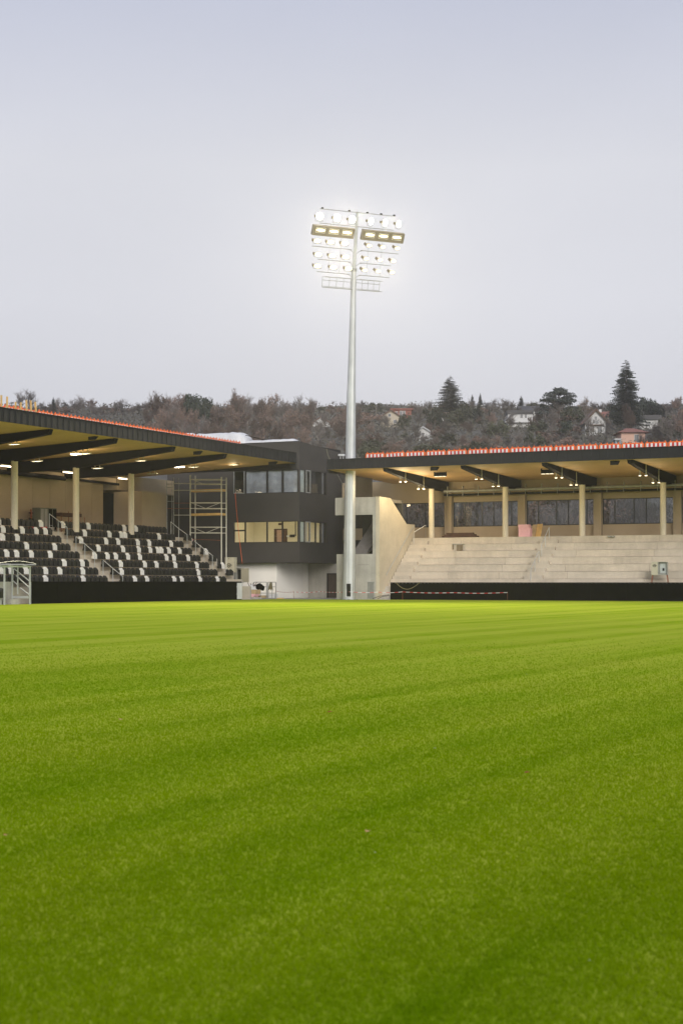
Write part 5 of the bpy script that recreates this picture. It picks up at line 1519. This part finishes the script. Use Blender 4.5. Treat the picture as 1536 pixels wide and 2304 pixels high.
# hedges and small trees along the ridge itself
x = -30; k = 0
while x < 1570:
    kd = rt.choice(('brownbush', 'bush', 'bare', 'brown', 'brownbush'))
    at_px(x, (rt.uniform(888, 916) + 6 * math.sin(x * .021) + 5 * math.sin(x * .057)) if kd in ('bare', 'brown') else rt.uniform(911, 921), rt.uniform(926, 936), kd, f'{ {"brownbush": "brown bush", "bush": "dark bush", "bare": "low bare tree", "brown": "low brown tree"}[kd] } of the ridge line, {ordn(k + 1)} from the left', 'hedge line on the ridge', rt.uniform(1.2, 1.9) if 'bush' in kd else rt.uniform(1.0, 1.4))
    x += rt.uniform(14, 26) if x < 790 else rt.uniform(22, 52); k += 1
# brown wood behind the clubhouse roof
ROWN = ('back', 'second', 'third', 'front')
for rn, (y_b, y_t, x0, x1, step, kinds) in zip(ROWN, ((948, 888, 330, 780, 28, ('bare', 'bare_tall', 'brown')), (972, 886, 330, 790, 26, ('brown', 'brown', 'bare_tall', 'bare')), (1000, 912, 270, 800, 27, ('brown', 'brown', 'bare')), (1032, 945, 240, 810, 30, ('brown', 'bare', 'brown')))):
    x = x0; k = 0
    while x < x1:
        kd = rt.choice(kinds)
        dip = 24 if x > 715 else (12 if x < 345 else 0)
        at_px(x, y_t + rt.uniform(-12, 22) + 7 * math.sin(x * .045) + dip, y_b + rt.uniform(-6, 6), kd, f'{"brown-leaved" if kd == "brown" else "bare"} tree of the wood behind the clubhouse, {rn} row, {ordn(k + 1)} from the left', 'trees of the brown wood', rt.uniform(.55, .9))
        x += step * rt.uniform(.7, 1.3); k += 1
# scrub and gardens on the right slope
for rn, (y_b, y_t, step) in zip(('top', 'second', 'middle', 'fourth', 'lowest'), ((935, 908, 36), (958, 928, 34), (985, 950, 28), (1010, 972, 26), (1035, 990, 26))):
    x = 800; k = 0
    while x < 1560:
        kd = rt.choice(('bare', 'brown', 'bush', 'brownbush', 'bare', 'brown'))
        yt = y_t + rt.uniform(-6, 10)
        if y_b < 990 and any(abs(x - hx) < 30 for hx in (882, 1170, 1340, 1420, 1448)):
            if rt.random() < .55: yt = y_b - 12
            else: kd = 'bare'; yt = max(yt, y_b - 26)
        if y_b >= 985 and 1375 < x < 1462: x += 20; continue
        if y_b >= 985 and any(abs(x - hx) < 24 for hx in (1170, 1340)): kd = 'bare'; yt = max(yt, 958)
        at_px(x, yt, y_b + rt.uniform(-5, 5), kd, {'bare': 'small bare tree', 'brown': 'small brown-leaved tree', 'bush': 'olive evergreen bush', 'brownbush': 'brown bush'}[kd] + f' on the right slope, {rn} row, {ordn(k + 1)} plant from the mast', 'garden trees and scrub on the right slope', rt.uniform(.8, 1.2) if 'bush' not in kd else rt.uniform(1.1, 1.7))
        x += step * rt.uniform(.7, 1.3); k += 1
# trees behind the bare stand, seen through its windows
k = 0
for rw, d0, n_ in (('near', 152, 12), ('middle', 172, 12), ('far', 198, 12)):
    for q in range(n_):
        px = 870 + 680 * (q + rt.uniform(.1, .9)) / n_; p = on_d(px, 1200, d0 + rt.uniform(-5, 5))
        zg = hill(p.x, p.y); kd = rt.choice(('bare', 'bare_tall', 'bare', 'brown', 'bush'))
        plant(kd, p.x, p.y, zg - .1, min(rt.uniform(8, 11), 13 - zg * .4) if kd != 'bush' else 5, f'tree seen through the bare stand windows, {rw} row, {ordn(q + 1)} from the left', 'trees behind the stand windows', rt.uniform(.8, 1.1))
# low undergrowth that closes the wood floor
def undergrowth():
    r = np.random.default_rng(3); n = 70000
    d = 300 + r.random(n) * 270; l = (r.random(n) * 2 - 1) * (0.2133 * d + 15)
    s, t = CY * l - SY * d, SY * l + CY * d
    z = np.array([hill(a, b) for a, b in zip(s, t)])
    V = np.zeros((n, 3, 3)); sz = .25 + .5 * r.random(n); hgt = r.random(n) ** 2 * 2.0
    c = np.stack([s, t, z + hgt], 1)
    for k in range(3): V[:, k] = c + (r.random((n, 3)) - .5) * sz[:, None] * 1.7
    me = bpy.data.meshes.new('undergrowth'); me.vertices.add(n * 3); me.vertices.foreach_set('co', V.reshape(-1))
    me.loops.add(n * 3); me.loops.foreach_set('vertex_index', np.arange(n * 3, dtype=np.int32))
    me.polygons.add(n); me.polygons.foreach_set('loop_start', np.arange(0, n * 3, 3, dtype=np.int32)); me.update(calc_edges=True)
    me.materials.append(M('mixed undergrowth', (.115, .095, .082), .9, 0, .4, .05, tint=(.10, .098, .078)))
    o = bpy.data.objects.new('undergrowth', me); col.objects.link(o); o['kind'] = 'stuff'; o['label'] = 'brown undergrowth on the wooded hillside'; o['category'] = 'undergrowth'
undergrowth()

# ------------------------------------------------------------------ houses
HM = dict(cream=M('cream render', (.44, .39, .30), .85, 0, .06), white=M('white render far', (.52, .52, .51), .85, 0, .10), peach=M('peach render', (.54, .35, .27), .85, 0, .05),
          redbrick=M('red-brown cladding', (.24, .085, .06), .85, 0, .1), tile=M('brown roof tile', (.13, .075, .055), .8, 0, .2, 1), redtile=M('red roof tile', (.24, .10, .072), .8, 0, .15, 1),
          slate=M('dark roofing', (.06, .058, .06), .7, 0, .15), pale=M('pale grey roofing', (.42, .43, .43), .7, 0, .1), win=M('dark far window', (.045, .05, .06), .25), trim=M('dark wooden trim', (.09, .055, .035), .8), shut=M('blue-grey shutter', (.22, .28, .32), .6))
def house(px, y_base, w_px, label, wall, roof, wh, rh, dp=8.0, yaw=0, gable='front', wins=(), chimney=None, extras=None, name='house', dd=None, over=.5):
    """local frame: x to the right, -y towards the viewer; z up"""
    d = dd or d_from_y(y_base); b = on_d(px, y_base, d); k = d / F
    o = thing(name, label, 'house', (b.x, b.y, b.z), YAW + math.radians(yaw))
    w = w_px * k / 2; h = wh * k; r = rh * k
    if gable == 'front':
        MB().prism([(-w, 0, -3), (w, 0, -3), (w, 0, h), (0, 0, h + r), (-w, 0, h)], (0, dp, 0)).build('wall', wall, o, local=True)
        for sx in (-1, 1):
            q = over; sl = r / w
            MB().prism([(sx * (w + q), -.6, h - q * sl), (0, -.6, h + r), (0, -.6, h + r + .35), (sx * (w + q), -.6, h - q * sl + .35)], (0, dp + 1.2, 0)).build('roof', roof, o, local=True)
    elif gable == 'side':
        MB().prism([(-w, 0, -3), (-w, dp, -3), (-w, dp, h), (-w, dp / 2, h + r), (-w, 0, h)], (2 * w, 0, 0)).build('wall', wall, o, local=True)
        for a in (0, 1):
            y0 = -over if a == 0 else dp + over
            MB().prism([(-w - .4, y0, h - over * r / (dp / 2)), (-w - .4, dp / 2, h + r), (-w - .4, dp / 2, h + r + .3), (-w - .4, y0, h - over * r / (dp / 2) + .3)], (2 * w + .8, 0, 0)).build('roof', roof, o, local=True)
    elif gable == 'hip':
        MB().box(-w, w, 0, dp, -3, h).build('wall', wall, o, local=True)
        mb = MB(); q = over; R = w * .35
        mb.v += [(-w-q, -q, h), (w+q, -q, h), (w+q, dp+q, h), (-w-q, dp+q, h), (-R, dp/2, h+r), (R, dp/2, h+r)]
        for fc in ((0,1,5,4), (1,2,5), (2,3,4,5), (3,0,4), (3,2,1,0)): mb.face(fc)
        mb.build('roof', roof, o, local=True)
    else:
        MB().box(-w, w, 0, dp, -3, h).build('wall', wall, o, local=True)
        MB().box(-w - over, w + over, -over, dp + over, h + .004, h + r).build('roof', roof, o, local=True)
    for (wx, wz, ww, wh_) in wins:
        x0, z0 = wx * k, wz * k; W, Hh = ww * k, wh_ * k
        f = MB(); e_ = .09
        f.box(x0 - e_, x0, -.06, -.004, z0 - e_, z0 + Hh + e_); f.box(x0 + W, x0 + W + e_, -.06, -.004, z0 - e_, z0 + Hh + e_); f.box(x0, x0 + W, -.06, -.004, z0 - e_, z0); f.box(x0, x0 + W, -.06, -.004, z0 + Hh, z0 + Hh + e_)
        wo = f.build('window', HM['white'], o, local=True)
        MB().box(x0, x0 + W, -.03, -.006, z0, z0 + Hh).build('pane', HM['win'], wo, local=True)
    if chimney:
        cx, cz, cw, ch = (v * k for v in chimney)
        MB().box(cx - cw / 2, cx + cw / 2, dp * .4, dp * .4 + max(.6, cw), cz, cz + ch).build('chimney', HM['white'], o, local=True)
    if extras: extras(o, k, w, h, r, dp)
    return o
house(879, 957, 46, 'cream gabled house nearest the floodlight mast', HM['cream'], HM['tile'], 18, 15, 9, 0, 'front', ((-6, 20, 6, 6), (-14, 5, 6, 7), (6, 5, 7, 7)))
house(903, 942, 44, 'red-brown flat-roofed house behind the cream gabled house', HM['redbrick'], HM['redbrick'], 20, 3, 8, 0, 'flat', ((-4, 6, 5, 11), (3, 6, 5, 11), (-14, 8, 5, 8)))
house(951, 986, 44, 'small white gable low on the slope', HM['white'], HM['pale'], 10, 14, 7, 0, 'front', ((-3, 6, 6, 6),))
house(1001, 952, 26, 'white house half hidden below the broad spruce', HM['white'], HM['tile'], 17, 8, 7, 10, 'side', ((2, 7, 5, 6),))
def curved(o, k, w, h, r, dp):
    mb = MB(); pts = [(-w - .2, h * .62), (-w * .82, h * .95), (-w * .45, h + r * .6), (0, h + r), (w, h + r)]
    lo = [(x, z - .7) for x, z in pts]
    mb.prism([(x, -.5, z) for x, z in pts] + [(x, -.5, z) for x, z in reversed(lo)], (0, dp + 1, 0)); mb.build('roof_edge', HM['slate'], o, local=True)
    MB().box(-w * 1.25, w * 1.15, -1.3, -.01, h * .36, h * .36 + .28).build('balcony', HM['white'], o, local=True)
    MB().box(-w * 1.5, w * .3, -.9, 0, -2, -.2).build('garden_wall', HM['white'], o, local=True)
house(1170, 962, 56, 'white house with curved dark roof and long balcony', HM['white'], HM['slate'], 30, 9, 9, 0, 'flat', ((0, 22, 6, 12), (10, 22, 5, 8), (-4, 4, 8, 8)), None, curved, over=.2)
house(1195, 936, 52, 'grey-roofed house behind the curved-roof white house', HM['white'], HM['slate'], 12, 12, 8, 0, 'side')
house(1070, 925, 64, 'long pale flat-roofed building on the ridge', HM['pale'], HM['pale'], 12, 7, 9, 0, 'side')
def timber(o, k, w, h, r, dp):
    mb = MB()
    for sx in (-1, 1): mb.bar((sx * (w + .4), -.64, h - .4), (0, -.64, h + r), .2, .5)
    mb.build('verge_board', HM['trim'], o, local=True)
    MB().box(-w * .7, w * .7, -.9, -.02, h * .62, h * .62 + .25).build('balcony', HM['trim'], o, local=True)
    MB().box(-w * .25, w * .25, -.05, -.004, h * .78, h * 1.12).build('loft_door', HM['win'], o, local=True)
house(1340, 975, 48, 'gabled house with brown timber trim below the cedar', HM['white'], HM['tile'], 28, 25, 9, 0, 'front', ((-14, 4, 9, 12), (4, 4, 9, 12), (-3, 30, 6, 8)), None, timber, over=1.0)
house(1362, 948, 40, 'red-roofed house tucked behind the timber-trimmed gable', HM['cream'], HM['redtile'], 12, 11, 8, 0, 'side', (), (-8, 18, 6, 12))
def modern(o, k, w, h, r, dp):
    MB().box(-w * 1.25, -w * .2, -1.6, -.02, h * .05, h * .4).build('terrace', HM['white'], o, local=True)
    mb = MB()
    for q in range(6): mb.box(-w * .55 + q * .5, -w * .55 + q * .5 + .12, -.1, -.02, h * .45, h * .8)
    mb.build('railing', HM['white'], o, local=True)
house(1448, 966, 64, 'modern white house with a dark flat roof', HM['white'], HM['slate'], 22, 10, 9, 0, 'flat', ((-12, 8, 12, 9), (4, 8, 10, 9)), (-22, 34, 7, 6), modern, over=.8)
def peach(o, k, w, h, r, dp):
    MB().box(-w * .35, -w * .3, -.9, -.02, h * .3, h * .32).build('balcony', HM['trim'], o, local=True)
    MB().box(-w * .2, w * .75, -.8, -.02, h * .14, h * .2).build('balcony_slab', HM['white'], o, local=True)
    MB().box(-w * 1.5, -w * 1.02, -.3, 2.5, h * .1, h * .48).build('annex', HM['shut'], o, local=True)
    MB().box(-w * 1.6, -w * 1.02, -.5, 2.7, h * .48 + .01, h * .56).build('annex_roof', HM['white'], o, local=True)
house(1424, 1005, 54, 'peach house with a red hipped roof above the roof barriers', HM['peach'], HM['redtile'], 32, 13, 8, 0, 'hip', ((3, 10, 9, 17),), None, peach, over=.9)
house(722, 965, 40, 'pale house half hidden in the brown wood', HM['white'], HM['tile'], 12, 14, 8, 0, 'front', ((-4, 4, 7, 6),), dd=452)
for k, (px, yt) in enumerate(((826, 915), (845, 912))):
    p = on_d(px, 940, d_from_y(940)); tp = EYE + (HZ - yt) * d_from_y(940) / F
    o = MB().tube((p.x, p.y, p.z - 1), (p.x, p.y, tp), .14, .1, 6).tube((p.x - .8, p.y, tp - .5), (p.x + .8, p.y, tp - .5), .07, n=4).build('utility_pole', MAT['bark'], base=tuple(p))
    tag(o, ('thin utility pole on the ridge right of the mast, nearer the mast', 'thin utility pole on the ridge right of the mast, farther from the mast')[k], 'pole', 'utility poles on the ridge')

# ------------------------------------------------------------------ air
hz = MB().box(-1320, 1320, -1320, 1320, -6, 96)
ho = hz.build('haze', [])
ho['kind'] = 'stuff'
m = bpy.data.materials.new('pale winter haze'); m.use_nodes = True
nn = m.node_tree.nodes; nn.clear()
mo = nn.new('ShaderNodeOutputMaterial'); pv = nn.new('ShaderNodeVolumePrincipled')
pv.inputs['Color'].default_value = (0.90, 0.91, 0.95, 1); pv.inputs['Density'].default_value = 0.0002; pv.inputs['Anisotropy'].default_value = 0.7
m.node_tree.links.new(pv.outputs[0], mo.inputs['Volume'])
ho.data.materials.clear(); ho.data.materials.append(m)
